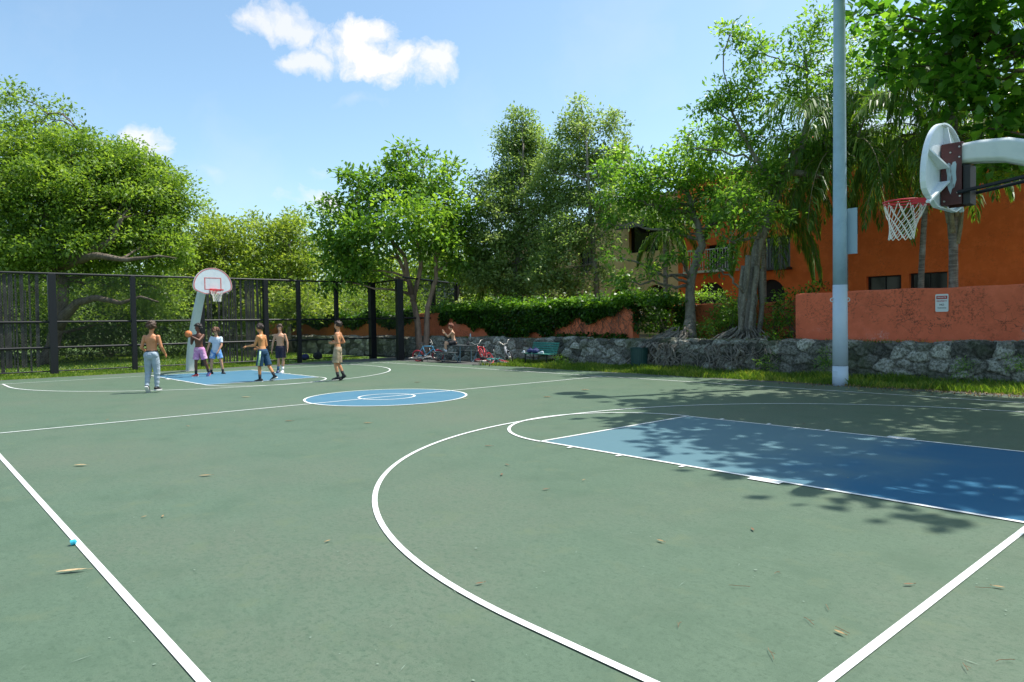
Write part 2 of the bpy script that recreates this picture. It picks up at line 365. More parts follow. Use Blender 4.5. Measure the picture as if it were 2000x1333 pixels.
# ------------------------------------------------------------------ terrace and stone wall
m_soil = mat('terrace_soil', (.10, .075, .045), .95, noise=[(2, (.07, .09, .03), .45, .6), (14, (.16, .12, .07), .5, .75)], bump=(20, .8, .05))
mb = MB(); mb.box((-25, 45, .47), (70, 50.2, .94)); o = mb.build('terrace_ground', m_soil); tag(o, kind='structure')
def stone_wall(name, x0, x1, yf, h, label, seed=3, sz=(.46, .30)):
    rng = np.random.default_rng(seed); st = .035
    nx = int((x1-x0)/st); nz_ = int(h/st)+1; nt_ = 16
    rows = nz_+nt_
    X = np.linspace(x0, x1, nx)
    S, R_ = np.meshgrid(X, np.arange(rows))
    vcoord = R_*st
    Z = np.minimum(vcoord, h); Yb = np.maximum(0, vcoord-h)
    # voronoi over (s, v)
    gx = int((x1-x0)/sz[0])+3; gy = int((rows*st)/sz[1])+3
    jx = rng.uniform(.08, .92, (gx, gy)); jy = rng.uniform(.08, .92, (gx, gy)); rv = rng.uniform(0, 1, (gx, gy))
    u = (S-x0)/sz[0]+1; v = vcoord/sz[1]+1+0*u
    wob = .12*np.sin(S*7.1+v*3)+.1*np.sin(S*13.7-v*5.1); u = u+wob*.5; v = v+.08*np.sin(S*9.3+1)
    iu = np.floor(u).astype(int); iv = np.floor(v).astype(int)
    f1 = np.full(u.shape, 9.); f2 = np.full(u.shape, 9.); cid = np.zeros(u.shape)
    for dx in (-1, 0, 1):
        for dy in (-1, 0, 1):
            a = np.clip(iu+dx, 0, gx-1); b = np.clip(iv+dy, 0, gy-1)
            d = np.hypot((a+jx[a, b]-u)*1.0, b+jy[a, b]-v)
            m1 = d < f1; f2 = np.where(m1, f1, np.minimum(f2, d)); cid = np.where(m1, rv[a, b], cid); f1 = np.where(m1, d, f1)
    e = np.clip((f2-f1)/.28, 0, 1); dome = np.sqrt(1-(1-e)**2)
    nzv = rng.normal(size=u.shape)*.006
    sm = np.zeros(u.shape)
    for k in range(5):
        fq = 4*1.9**k; sm += np.sin(S*fq+rng.uniform(0, 6)+3*np.sin(vcoord*fq*.8+k))*np.sin(vcoord*fq*1.1+rng.uniform(0, 6))*.5**k
    D = .12*dome+.05*(cid-.5)*e+.016*sm*e+nzv
    top = vcoord > h
    Zb = Z+np.where(top, D-.05, np.where(Z > h-.07, (D-.05)*.6, 0))+.03*np.sin(S*1.3)+.02*np.sin(S*4.1)*(Z/h)
    Zb[0] = -.1
    Yy = yf-np.where(top, 0, D)+Yb+.10*Z*(~top)+.10*h*top
    V = np.stack([S, Yy, Zb], -1).reshape(-1, 3)
    I = np.arange(rows*nx).reshape(rows, nx); F = np.stack([I[:-1, :-1], I[:-1, 1:], I[1:, 1:], I[1:, :-1]], -1).reshape(-1, 4)
    tf = (cid*(.55+.45*e)+.0)[:-1, :-1].reshape(-1)
    m = bpy.data.materials.new('coral_stone'); m.use_nodes = True; t = m.node_tree; b = t.nodes['Principled BSDF']; b.inputs['Roughness'].default_value = .95
    at = t.nodes.new('ShaderNodeAttribute'); at.attribute_name = 'tint'
    r = t.nodes.new('ShaderNodeValToRGB'); r.color_ramp.elements[0].color = (.08, .075, .06, 1); r.color_ramp.elements[1].color = (.60, .57, .49, 1); t.links.new(at.outputs['Fac'], r.inputs[0])
    tc = t.nodes.new('ShaderNodeTexCoord'); n = t.nodes.new('ShaderNodeTexNoise'); n.inputs['Scale'].default_value = 14; n.inputs['Detail'].default_value = 9; n.inputs['Roughness'].default_value = .75
    t.links.new(tc.outputs['Object'], n.inputs['Vector'])
    mr = t.nodes.new('ShaderNodeMapRange'); mr.inputs['From Min'].default_value = .44; mr.inputs['From Max'].default_value = .56; t.links.new(n.outputs['Fac'], mr.inputs['Value'])
    mx = t.nodes.new('ShaderNodeMix'); mx.data_type = 'RGBA'; mx.blend_type = 'MULTIPLY'; t.links.new(mr.outputs[0], mx.inputs['Factor']); mx.inputs['B'].default_value = (.33, .34, .30, 1); t.links.new(r.outputs[0], mx.inputs['A'])
    n2 = t.nodes.new('ShaderNodeTexNoise'); n2.inputs['Scale'].default_value = 1.1; n2.inputs['Detail'].default_value = 5; t.links.new(tc.outputs['Object'], n2.inputs['Vector'])
    mr2 = t.nodes.new('ShaderNodeMapRange'); mr2.inputs['From Min'].default_value = .52; mr2.inputs['From Max'].default_value = .7; mr2.inputs['To Max'].default_value = .7; t.links.new(n2.outputs['Fac'], mr2.inputs['Value'])
    mx2 = t.nodes.new('ShaderNodeMix'); mx2.data_type = 'RGBA'; t.links.new(mr2.outputs[0], mx2.inputs['Factor']); t.links.new(mx.outputs['Result'], mx2.inputs['A']); mx2.inputs['B'].default_value = (.07, .085, .035, 1)
    t.links.new(mx2.outputs['Result'], b.inputs['Base Color'])
    bp = t.nodes.new('ShaderNodeBump'); bp.inputs['Strength'].default_value = .9; bp.inputs['Distance'].default_value = .03; t.links.new(n.outputs['Fac'], bp.inputs['Height']); t.links.new(bp.outputs[0], b.inputs['Normal'])
    o = link(name, npmesh(name, V, F, m, tf, True)); tag(o, label, 'wall'); return o
stone_wall('stone_wall', -52, 4.5, 19.25, .98, 'low grey rubble stone retaining wall along the grass behind the court')

# ------------------------------------------------------------------ painted garden walls
def stucco(name, c, stain=.5, seed=0.0, vines=True, c2=None):
    m = bpy.data.materials.new(name); m.use_nodes = True; t = m.node_tree; b = t.nodes['Principled BSDF']; b.inputs['Roughness'].default_value = .9; b.inputs['Specular IOR Level'].default_value = .2
    tc = t.nodes.new('ShaderNodeTexCoord'); mp = t.nodes.new('ShaderNodeMapping'); mp.inputs['Location'].default_value = (seed, seed*.7, 0); t.links.new(tc.outputs['Object'], mp.inputs[0])
    def N(s, d=8, r=.6):
        n = t.nodes.new('ShaderNodeTexNoise'); n.inputs['Scale'].default_value = s; n.inputs['Detail'].default_value = d; n.inputs['Roughness'].default_value = r; t.links.new(mp.outputs[0], n.inputs['Vector']); return n.outputs['Fac']
    def MR(x, a, b_, to=1.0):
        q = t.nodes.new('ShaderNodeMapRange'); q.inputs['From Min'].default_value = a; q.inputs['From Max'].default_value = b_; q.inputs['To Max'].default_value = to; t.links.new(x, q.inputs['Value']); return q.outputs[0]
    def MX(f, a, bc):
        q = t.nodes.new('ShaderNodeMix'); q.data_type = 'RGBA'; t.links.new(f, q.inputs['Factor'])
        if isinstance(a, tuple): q.inputs['A'].default_value = (*a, 1)
        else: t.links.new(a, q.inputs['A'])
        q.inputs['B'].default_value = (*bc, 1); return q.outputs['Result']
    def MUL(a, b_):
        q = t.nodes.new('ShaderNodeMath'); q.operation = 'MULTIPLY'; t.links.new(a, q.inputs[0]); t.links.new(b_, q.inputs[1]); return q.outputs[0]
    col = MX(MR(N(.7), .35, .7), c, c2 or tuple(x*.8 for x in c))
    col = MX(MR(N(3.5), .5, .75, .5), col, tuple(min(1, x*1.25+.02) for x in c))
    if stain: col = MX(MUL(MR(N(1.3, 6), .46, .62), MR(N(16, 9, .8), .5, .62, stain)), col, (.07, .03, .022))
    if vines:
        for sc_, wd, st in ((1.5, .012, .9), (3.4, .018, .7)):
            v = t.nodes.new('ShaderNodeTexVoronoi'); v.feature = 'DISTANCE_TO_EDGE'; v.inputs['Scale'].default_value = sc_
            n = t.nodes.new('ShaderNodeTexNoise'); n.inputs['Scale'].default_value = 3.0; n.inputs['Detail'].default_value = 6; t.links.new(mp.outputs[0], n.inputs['Vector'])
            mm = t.nodes.new('ShaderNodeMix'); mm.data_type = 'RGBA'; mm.blend_type = 'LINEAR_LIGHT'; mm.inputs['Factor'].default_value = .35; t.links.new(mp.outputs[0], mm.inputs['A']); t.links.new(n.outputs['Color'], mm.inputs['B'])
            t.links.new(mm.outputs['Result'], v.inputs['Vector'])
            q = t.nodes.new('ShaderNodeMapRange'); q.inputs['From Min'].default_value = wd*1.6; q.inputs['From Max'].default_value = wd*.4; q.inputs['To Max'].default_value = st; t.links.new(v.outputs['Distance'], q.inputs['Value'])
            col = MX(MUL(q.outputs[0], MUL(MR(N(.8, 4), .5, .57), MR(N(22, 4), .40, .52))), col, (.10, .045, .03))
    if stain > .6: col = MX(MUL(MR(N(.6, 3), .58, .66), MR(N(18, 9, .85), .5, .6, .8)), col, (.8, .5, .45))
    t.links.new(col, b.inputs['Base Color'])
    bp = t.nodes.new('ShaderNodeBump'); bp.inputs['Strength'].default_value = .6; bp.inputs['Distance'].default_value = .012; t.links.new(N(24, 9, .7), bp.inputs['Height']); t.links.new(bp.outputs[0], b.inputs['Normal'])
    return m
def garden_wall(x0, x1, y, th, h, m, label, seed):
    rng = random.Random(seed); mb = MB(); n = max(4, int((x1-x0)/.3)); prof = []
    r = .05
    for a in (0, 30, 60, 90): prof.append((-(th/2-r)-r*math.cos(RAD(a)), h-r+r*math.sin(RAD(a))))
    for a in (90, 60, 30, 0): prof.append(((th/2-r)+r*math.cos(RAD(a)), h-r+r*math.sin(RAD(a))))
    prof = [(-th/2, .85)]+prof+[(th/2, .85)]; k = len(prof); vs = []
    for i in range(n+1):
        x = x0+(x1-x0)*i/n; dz = .012*math.sin(x*1.7)+.01*math.sin(x*4.3+seed); e = .015 if i in (0, n) else 0
        for j, (a, b) in enumerate(prof): vs.append((x, y+a*(1-.15*(e > 0))+.006*math.sin(x*3+j), b+(dz-e if 0 < j < k-1 else 0)))
    fs = [(i*k+j, (i+1)*k+j, (i+1)*k+j+1, i*k+j+1) for i in range(n) for j in range(k-1)]+[tuple(range(k)), tuple(n*k+j for j in range(k-1, -1, -1))]
    mb.add(vs, fs); o = mb.build('garden_wall', m, smooth=False); tag(o, label, 'wall'); return o
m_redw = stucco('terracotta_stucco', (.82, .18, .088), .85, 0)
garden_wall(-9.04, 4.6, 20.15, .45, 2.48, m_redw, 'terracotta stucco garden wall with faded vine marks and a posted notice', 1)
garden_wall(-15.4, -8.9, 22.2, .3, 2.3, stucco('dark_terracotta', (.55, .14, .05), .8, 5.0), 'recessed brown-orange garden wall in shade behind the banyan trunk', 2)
garden_wall(-30.0, -15.5, 20.25, .45, 2.25, stucco('pink_terracotta', (.80, .21, .10), .8, 9.0), 'terracotta garden wall half hidden under ivy beside the rooted tree', 3)
garden_wall(-50.0, -30.05, 20.4, .4, 1.95, stucco('orange_stucco', (.72, .22, .07), .5, 14.0), 'orange garden wall seen through the black fence', 4)

# ------------------------------------------------------------------ buildings
m_glass = mat('dark_glass', (.010, .012, .014), .12, spec=.35)
m_dark = mat('dark_frame', (.02, .018, .018), .5)
m_inner = mat('dark_interior', (.02, .016, .014), .9)
m_whitep = mat('white_rail', (.62, .60, .56), .6)
def facade(x0, x1, z0, z1, y, holes, root, m, depth=.25):
    """front wall in the plane y with rectangular openings (x0,x1,z0,z1,arched)"""
    xs = sorted({x0, x1, *[h[0] for h in holes], *[h[1] for h in holes]}); zs = sorted({z0, z1, *[h[2] for h in holes], *[h[3] for h in holes]}); mb = MB()
    for a, b in zip(xs, xs[1:]):
        for c, d in zip(zs, zs[1:]):
            if any(h[0]-1e-6 <= a and b <= h[1]+1e-6 and h[2]-1e-6 <= c and d <= h[3]+1e-6 for h in holes): continue
            mb.add([(a, y, c), (b, y, c), (b, y, d), (a, y, d)], [(0, 1, 2, 3)])
    for h in holes:
        a, b, c, d = h[:4]; q = y+depth
        if h[4]:
            cx = (a+b)/2; r = (b-a)/2; zc = d-r; N = 16; arc = [(cx+r*math.cos(math.pi*i/N), zc+r*math.sin(math.pi*i/N)) for i in range(N+1)]
            for i in range(N):
                (xa, za), (xb, zb) = arc[i], arc[i+1]; mb.add([(xa, y, za), (xb, y, zb), (xb, y, d), (xa, y, d)], [(0, 1, 2, 3)]); mb.add([(xa, y, za), (xb, y, zb), (xb, q, zb), (xa, q, za)], [(0, 1, 2, 3)])
            d2 = zc
        else: d2 = d; mb.add([(a, y, d), (b, y, d), (b, q, d), (a, q, d)], [(0, 1, 2, 3)])
        mb.add([(a, y, c), (a, y, d2), (a, q, d2), (a, q, c)], [(0, 1, 2, 3)]); mb.add([(b, y, c), (b, y, d2), (b, q, d2), (b, q, c)], [(0, 1, 2, 3)]); mb.add([(a, y, c), (b, y, c), (b, q, c), (a, q, c)], [(0, 1, 2, 3)])
        pane = MB(); pane.box(((a+b)/2, q+.02, (c+d)/2), (b-a+.02, .03, d-c+.02)); win = pane.build('archway' if h[4] else 'window', m_inner if h[4] else m_glass, root)
        if not h[4]:
            fr = MB(); t_ = .05
            fr.box(((a+b)/2, q-.02, d-t_/2), (b-a, .04, t_)); fr.box(((a+b)/2, q-.02, c+t_/2), (b-a, .04, t_))
            fr.box((a+t_/2, q-.02, (c+d)/2), (t_, .04, d-c-2*t_)); fr.box((b-t_/2, q-.02, (c+d)/2), (t_, .04, d-c-2*t_)); fr.box(((a+b)/2, q-.02, (c+d)/2), (t_*.7, .035, d-c-2*t_))
            fr.build('frame', m_dark, win)
    return mb
m_orange = stucco('orange_render', (.82, .165, .038), .4, 3, vines=False, c2=(.66, .125, .028))
ob = empty('orange_building', (-9, 28, 0)); tag(ob, 'large burnt orange stucco house behind the right half of the garden walls', 'building')
def rel(mb, root):
    l = np.array(root.location); mb.v = [tuple(np.array(p)-l) for p in mb.v]; return mb
_build0 = MB.build
holes = [(-10.16, -8.87, 2.0, 3.31, 0), (-8.6, -7.3, 2.0, 3.34, 0), (-10.95, -10.47, 5.02, 6.56, 0), (-14.9, -13.55, 1.4, 3.43, 1), (-18.0, -16.4, 1.4, 3.45, 1), (-14.75, -13.3, 3.9, 5.3, 0), (-17.4, -16.0, 3.9, 5.2, 0)]
def facb(x0, x1, z0, z1, y, holes, root, m, wallname='wall'):
    mb = facade(x0, x1, z0, z1, y, holes, root, m)
    yb = y+9
    for (a, b, c, d) in (((x0, y), (x0, yb), z0, z1), ((x1, y), (x1, yb), z0, z1), ((x0, yb), (x1, yb), z0, z1)): mb.add([(*a, c), (*b, c), (*b, d), (*a, d)], [(0, 1, 2, 3)])
    mb.build(wallname, m, root)
    for ch in root.children:
        if 'shifted' not in ch:
            if ch.parent == root: ch.location = tuple(-Vector(root.location)); ch['shifted'] = 1
    rf = MB(); rf.box(((x0+x1)/2, y+4.5, z1+.06), (x1-x0+.3, 9.3, .16)); r = rf.build('roof', m_tile, root); r.location = tuple(-Vector(root.location)); r['shifted'] = 1
m_tile = mat('roof_edge', (.42, .30, .22), .8, noise=[(4, (.3, .2, .14), .4, .7)])
facb(-19.03, 8, .9, 8.4, 28, holes, ob, m_orange)
def bpart(mb, name, m, root):
    o = mb.build(name, m, root); o.location = tuple(-Vector(root.location)); o['shifted'] = 1; return o
for (a, b, z0, z1, mm) in ((-14.85, -13.2, 3.85, 5.05, m_dark), (-18.4, -15.7, 3.95, 4.95, m_whitep)):
    mb = MB(); mb.box(((a+b)/2, 27.72, z0), (b-a, .5, .1)); mb.box(((a+b)/2, 27.5, z1), (b-a, .05, .05))
    n = int((b-a)/.13)
    for i in range(n+1): mb.box((a+.02+(b-a-.04)*i/n, 27.5, (z0+z1)/2+.02), (.025, .025, z1-z0-.1))
    bpart(mb, 'balcony', mm, ob)
mb = MB(); mb.box((-13.2, 29.2, 8.9), (.8, .8, 1.0)); mb.box((-13.2, 29.2, 9.45), (.95, .95, .12)); bpart(mb, 'chimney', m_orange, ob)
m_cream = stucco('cream_render', (.78, .58, .30), .2, 7, vines=False)
cb = empty('cream_building', (-23, 30, 0)); tag(cb, 'cream yellow house with dark windows left of the orange house', 'building')
facb(-26.2, -19.45, .9, 8.3, 30, [(-23.7, -21.45, 5.45, 7.1, 0), (-25.0, -23.5, 1.6, 3.7, 1), (-22.7, -21.15, 1.6, 3.62, 1)], cb, m_cream)
mb = MB(); mb.add([(-23.9, 29.98, 7.3), (-21.2, 29.98, 7.3), (-21.2, 29.1, 6.75), (-23.9, 29.1, 6.75), (-23.9, 29.98, 7.24), (-21.2, 29.98, 7.24), (-21.2, 29.1, 6.69), (-23.9, 29.1, 6.69)], [(0, 1, 2, 3), (7, 6, 5, 4), (2, 3, 7, 6), (0, 3, 7, 4), (1, 2, 6, 5)]); bpart(mb, 'awning', m_dark, cb)
c2b = empty('pale_orange_building', (-31, 31.5, 0)); tag(c2b, 'pale peach house glimpsed through the tall grey-green trees', 'building')
facb(-37, -26.6, .9, 7.6, 31.5, [(-30.5, -29.2, 2.2, 4.0, 0), (-34.5, -33.2, 4.8, 6.2, 0), (-29.0, -27.7, 4.8, 6.2, 0)], c2b, stucco('peach_render', (.74, .48, .26), .2, 11, vines=False))
gb = empty('grey_building', (-55, 38, 0)); tag(gb, 'light grey house wall showing between the bright green tree trunks', 'building')
facb(-62, -45, .9, 7.0, 38, [(-52.5, -51.2, 2.2, 4.0, 0), (-57, -55.7, 2.2, 4.0, 0)], gb, stucco('grey_render', (.42, .42, .44), .2, 21, vines=False))
pv = empty('park_pavilion', (-52, -6, 0)); tag(pv, 'pale park building with dark roof beyond the far left of the fence', 'building')
pw = facade(-56, -43, 0, 2.9, 1.2, [(-54, -52.6, 0, 2.2, 0), (-49, -47, .9, 2.2, 0)], pv, m_whitep)
pw.add([(-43, 1.2, 0), (-43, 6, 0), (-43, 6, 2.9), (-43, 1.2, 2.9)], [(0, 1, 2, 3)]); pw.add([(-56, 6, 0), (-43, 6, 0), (-43, 6, 2.9), (-56, 6, 2.9)], [(0, 1, 2, 3)]); 
pw.build('wall', mat('pavilion_wall', (.62, .50, .44), .8, noise=[(2, (.5, .4, .35), .4, .7)]), pv)
for ch in pv.children: ch.location = tuple(-Vector(pv.location)+Vector((0, -5.5, 0)))
mb = MB(); mb.prism([(-.6, 2.9), (2.4, 4.2), (5.4, 2.9)], -56.5, -42.5, lambda a, b, c: (c, a+1.2, b)); o = mb.build('roof', mat('pavilion_roof', (.12, .10, .10), .8), pv); o.location = tuple(-Vector(pv.location)+Vector((0, -5.5, 0)))

# ------------------------------------------------------------------ notice on the wall
def text(body, size, m, name, loc, root, rot, ext=.001):
    cu = bpy.data.curves.new(name, 'FONT'); cu.body = body; cu.size = size; cu.align_x = 'CENTER'; cu.align_y = 'CENTER'; cu.extrude = ext; cu.offset = size*.015
    o = bpy.data.objects.new(name, cu); C.objects.link(o); bpy.context.view_layer.update()
    me = bpy.data.meshes.new_from_object(o.evaluated_get(bpy.context.evaluated_depsgraph_get())); bpy.data.objects.remove(o)
    me.materials.clear(); me.materials.append(m); q = link(name, me, root); q.location = loc; q.rotation_euler = rot; return q
sg = empty('notice_sign', (-4.98, 19.905, 2.065)); tag(sg, 'white and red private property notice on the terracotta wall', 'sign')
m_sw = mat('sign_white', (.75, .75, .72), .5); m_sr = mat('sign_red', (.45, .02, .02), .5); m_sk = mat('sign_black', (.03, .03, .03), .5)
mb = MB(); w2, h2, rr = .155, .235, .03; poly = []
for cx, cz, a0 in ((w2-rr, h2-rr, 0), (-w2+rr, h2-rr, 90), (-w2+rr, -h2+rr, 180), (w2-rr, -h2+rr, 270)):
    for a in (0, 30, 60, 90): poly.append((cx+rr*math.cos(RAD(a0+a)), cz+rr*math.sin(RAD(a0+a))))
mb.prism(poly, 0, .012, lambda a, b, c: (a, c-.006, b)); mb.build('plate', m_sw, sg)
mb = MB(); mb.box((0, -.0085, .145), (.26, .004, .085)); mb.build('red_panel', m_sr, sg)
R90 = (RAD(90), 0, 0)
text('PRIVATE', .055, m_sw, 'lettering', (0, -.012, .145), sg, R90); text('PROPERTY', .052, m_sr, 'lettering', (0, -.0085, .045), sg, R90)
text('NO', .07, m_sk, 'lettering', (0, -.0085, -.05), sg, R90); text('TRESPASSING', .036, m_sk, 'lettering', (0, -.0085, -.135), sg, R90)

# ------------------------------------------------------------------ chain link fences
m_blk = mat('black_steel', (.012, .013, .016), .5, metal=.3)
m_wire = mat('black_wire', (.012, .013, .014), .45, metal=.3)
m_slat = mat('grey_slat', (.085, .08, .072), .85, noise=[(9, (.035, .032, .03), .4, .65, (1, 1, .15)), (3, (.15, .14, .12), .5, .7)])
def fence(name, A, B, posts, label, H=3.85, slats=(), rails=(2.0, 1.02), base=.05, thick=.06, pitch=.075, mesh=True):
    A = np.array(A, float); B = np.array(B, float); Lf = np.linalg.norm(B-A); d = (B-A)/Lf; rz = math.atan2(d[1], d[0])
    root = empty(name, (*A, 0), rz); tag(root, label, 'fence')
    for p in posts:
        s_, r_ = p if isinstance(p, tuple) else (p, thick)
        mb = MB(); mb.box((s_, 0, (H-.05)/2), (2*r_, 2*r_, H+.05)); mb.build('post', m_blk, root, bevel=.01)
    for z in (H, *rails, .12):
        mb = MB(); mb.tube([(0, 0, z), (Lf, 0, z)], .042 if z > .2 else .025, 8); mb.build('rail', m_blk, root)
    if mesh:
        mb = MB(); r = .0042
        for sgn in (1, -1):
            s0 = -H
            while s0 < Lf+H:
                # wire from (s0, base) upward with slope sgn
                a = (s0, base); b = (s0+sgn*H, H); t0, t1 = 0, 1
                dx = b[0]-a[0]
                ta, tb = sorted(((0-a[0])/dx, (Lf-a[0])/dx)); t0 = max(0, ta); t1 = min(1, tb)
                if t1 > t0:
                    p0 = (a[0]+dx*t0, sgn*.003, base+(H-base)*t0); p1 = (a[0]+dx*t1, sgn*.003, base+(H-base)*t1); mb.tube([p0, p1], r, 3, cap=False)
                s0 += pitch*1.4
        mb.build('wire_mesh', m_wire, root)
    rng = random.Random(len(label))
    for (s0, s1) in slats:
        mb = MB(); s = s0+.06
        while s < s1-.06:
            wv = rng.choice((.045, .06, .09, .12)); top = H-.05; bot = rng.choice((.1, .12, .3))
            if rng.random() < .14: top = rng.choice((2.0, 1.1, 3.2))
            if rng.random() < .86:
                lean = rng.uniform(-.02, .02); mb.add([(s-lean, .035, bot), (s+wv-lean, .035, bot), (s+wv+lean, .035, top), (s+lean, .035, top), (s-lean, .043, bot), (s+wv-lean, .043, bot), (s+wv+lean, .043, top), (s+lean, .043, top)], [(0, 1, 2, 3), (7, 6, 5, 4), (0, 3, 7, 4), (1, 2, 6, 5), (3, 2, 6, 7), (0, 1, 5, 4)])
            s += wv+rng.choice((.02, .03, .04, .05, .09, .14))
        mb.build('slat_panel', m_slat, root)
    return root
FX = -30.4
fence('chain_link_fence', (FX, -6), (FX, 17.6), [(.0, .09), (3, .08), (6.4, .08), (9.64, .13), (12.45, .09), (15.15, .09), (17.97, .105), (19.57, .09), (21.54, .09), (23.55, .15)], 'tall black chain link fence behind the far hoop with slatted panels', slats=((.2, 9.4), (15.3, 17.85)))
fence('chain_link_fence', (FX+.1, 17.75), (-27.35, 17.3), [(2.9, .15)], 'short black chain link fence return ending in the thick corner post')
fence('chain_link_fence', (-27.3, 17.45), (-30.6, 23.2), [(3.4, .1), (6.5, .11)], 'black chain link fence running back over the stone wall past the sitter', H=3.95, rails=(2.0,))
# ------------------------------------------------------------------ trees
m_bark = mat('bark_brown', (.15, .11, .08), .95, noise=[(6, (.07, .055, .04), .4, .65, (1, 1, .25)), (2, (.22, .18, .14), .5, .7)], bump=(18, .9, .04))
m_barkg = mat('bark_grey', (.27, .235, .19), .95, noise=[(5, (.12, .10, .08), .42, .62, (1, 1, .2)), (14, (.36, .33, .28), .5, .7)], bump=(22, .9, .04))
m_barkp = mat('bark_pink', (.34, .22, .16), .9, noise=[(5, (.16, .10, .075), .42, .65, (1, 1, .3))], bump=(20, .7, .03))
lf_oak = leafmat('oak_leaves', (.065, .12, .024), (.14, .235, .04), (.30, .41, .09), .45, .45)
lf_olive = leafmat('grey_green_leaves', (.10, .17, .055), (.21, .30, .10), (.40, .47, .21), .45, .45, (1.6, 1.7, .8))
lf_light = leafmat('yellow_green_leaves', (.09, .14, .03), (.19, .27, .05), (.38, .45, .11), .5, .45)
lf_bright = leafmat('bright_green_leaves', (.06, .135, .022), (.13, .25, .04), (.28, .42, .075), .42, .45)
lf_ficus = leafmat('ficus_leaves', (.06, .14, .028), (.13, .26, .045), (.30, .44, .10), .35, .52)
lf_grape = leafmat('broad_leaves', (.04, .12, .02), (.095, .24, .034), (.28, .46, .07), .3, .48)
lf_palm = leafmat('palm_leaflets', (.045, .11, .02), (.10, .20, .035), (.24, .34, .06), .4, .42)
lf_shaded = leafmat('shade_painted_leaves', (.025, .055, .012), (.05, .10, .02), (.10, .17, .035), .5, .3)  # hedge leaves darkened: shade under the oak crown painted into the colour
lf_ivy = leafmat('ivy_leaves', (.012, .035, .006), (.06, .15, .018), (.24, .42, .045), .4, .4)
def BL(lst, d0):
    """survey list (px, py, depth offset, horizontal radius, vertical radius[, density]) -> world ellipsoids"""
    o = []
    for q in lst:
        d = d0+q[2]; k = d/FPX; o.append((W(q[0], q[1], d), q[3]*k, q[4]*k, *(q[5:] or (1.0,))))
    return o
def PT(lst, d0): return [(*W(a, b, d0+c_), r) for a, b, c_, r in lst]
gz = lambda p, z: np.array((p[0], p[1], z))

# left live oak
D = 35
tb = gz(W(88, 640, D), 0)
tree('live_oak', 'huge spreading live oak with dense green crown behind the left end of the fence', tb,
     None, BL([(30, 430, 1, 100, 80), (120, 390, 0, 105, 75), (215, 400, 1, 105, 80), (285, 385, 2, 80, 75), (325, 410, 3, 42, 65), (60, 320, 2, 90, 60), (165, 315, 2, 95, 52), (255, 330, 2, 70, 45), (305, 355, 3, 48, 45),
     (30, 240, 2, 55, 55, .45), (15, 185, 3, 24, 36, .5), (72, 205, 3, 22, 26, .35), (112, 222, 3, 34, 22, .35), (100, 268, 2, 50, 30, .5), (235, 300, 3, 60, 22, .5), (35, 500, -1, 80, 36), (150, 480, 0, 110, 42), (260, 470, 1, 90, 50), (330, 490, 2, 50, 40, .8),
     (210, 560, 3, 120, 34, .5), (60, 570, 4, 80, 34, .5), (320, 570, 4, 60, 50, .5), (-90, 380, 0, 130, 130, .7), (-60, 250, 3, 80, 60, .5), (130, 620, 5, 70, 26, .35), (270, 620, 5, 60, 26, .35)], D),
     lf_oak, m_bark, 11, leaf=.155, per=52, cr=.5, dens=1.5, limbr=.09,
     trunks=[[(*tb, .36), (*W(112, 640, D), .30), (*W(125, 560, D), .24), (*W(100, 500, D), .2), (*W(60, 470, D), .2), (*W(0, 400, D+1), .12)],
             [(*W(112, 635, D), .3), (*W(150, 592, D-.5), .2), (*W(190, 582, D-1), .15), (*W(235, 592, D-1), .10), (*W(275, 580, D-1), .06), (*W(310, 590, D-1), .03)],
             [(*W(105, 505, D), .24), (*W(160, 500, D-1), .2), (*W(215, 472, D-1), .15), (*W(238, 425, D-1), .09)],
             [(*W(122, 520, D), .22), (*W(185, 500, D-2), .17), (*W(250, 508, D-2), .10), (*W(310, 500, D-2), .05), (*W(345, 505, D-2), .02)],
             [(*W(100, 500, D), .2), (*W(90, 420, D), .16), (*W(130, 330, D+1), .12), (*W(160, 260, D+2), .06)]])
D = 46
for (lab, bx, lst, sd_) in (('pale green rounded tree between the live oak and the far hoop', 430, [(400, 460, 0, 60, 50), (450, 470, 1, 60, 48), (385, 520, 0, 60, 50), (455, 540, 0, 70, 60), (425, 440, 2, 40, 24, .6), (370, 590, -1, 60, 50), (460, 610, -1, 70, 40)], 21),
                            ('yellow green tree just left of the bright green tree', 560, [(520, 470, 1, 60, 46), (575, 465, 1, 55, 46), (555, 430, 3, 38, 24, .5), (600, 520, 0, 45, 60), (540, 530, 0, 62, 60), (600, 590, -3, 42, 40), (530, 600, -2, 60, 40), (495, 440, 3, 30, 18, .5)], 22)):
    tb = gz(W(bx, 640, D), 0)
    tree('park_tree', lab, tb, [(*tb, .28), (*W(bx, 590, D), .22), (*W(bx+8, 520, D), .14), (*W(bx+5, 480, D), .08)], BL(lst, D), lf_light, m_barkg, sd_, leaf=.19, per=46, cr=.6, dens=1.1)
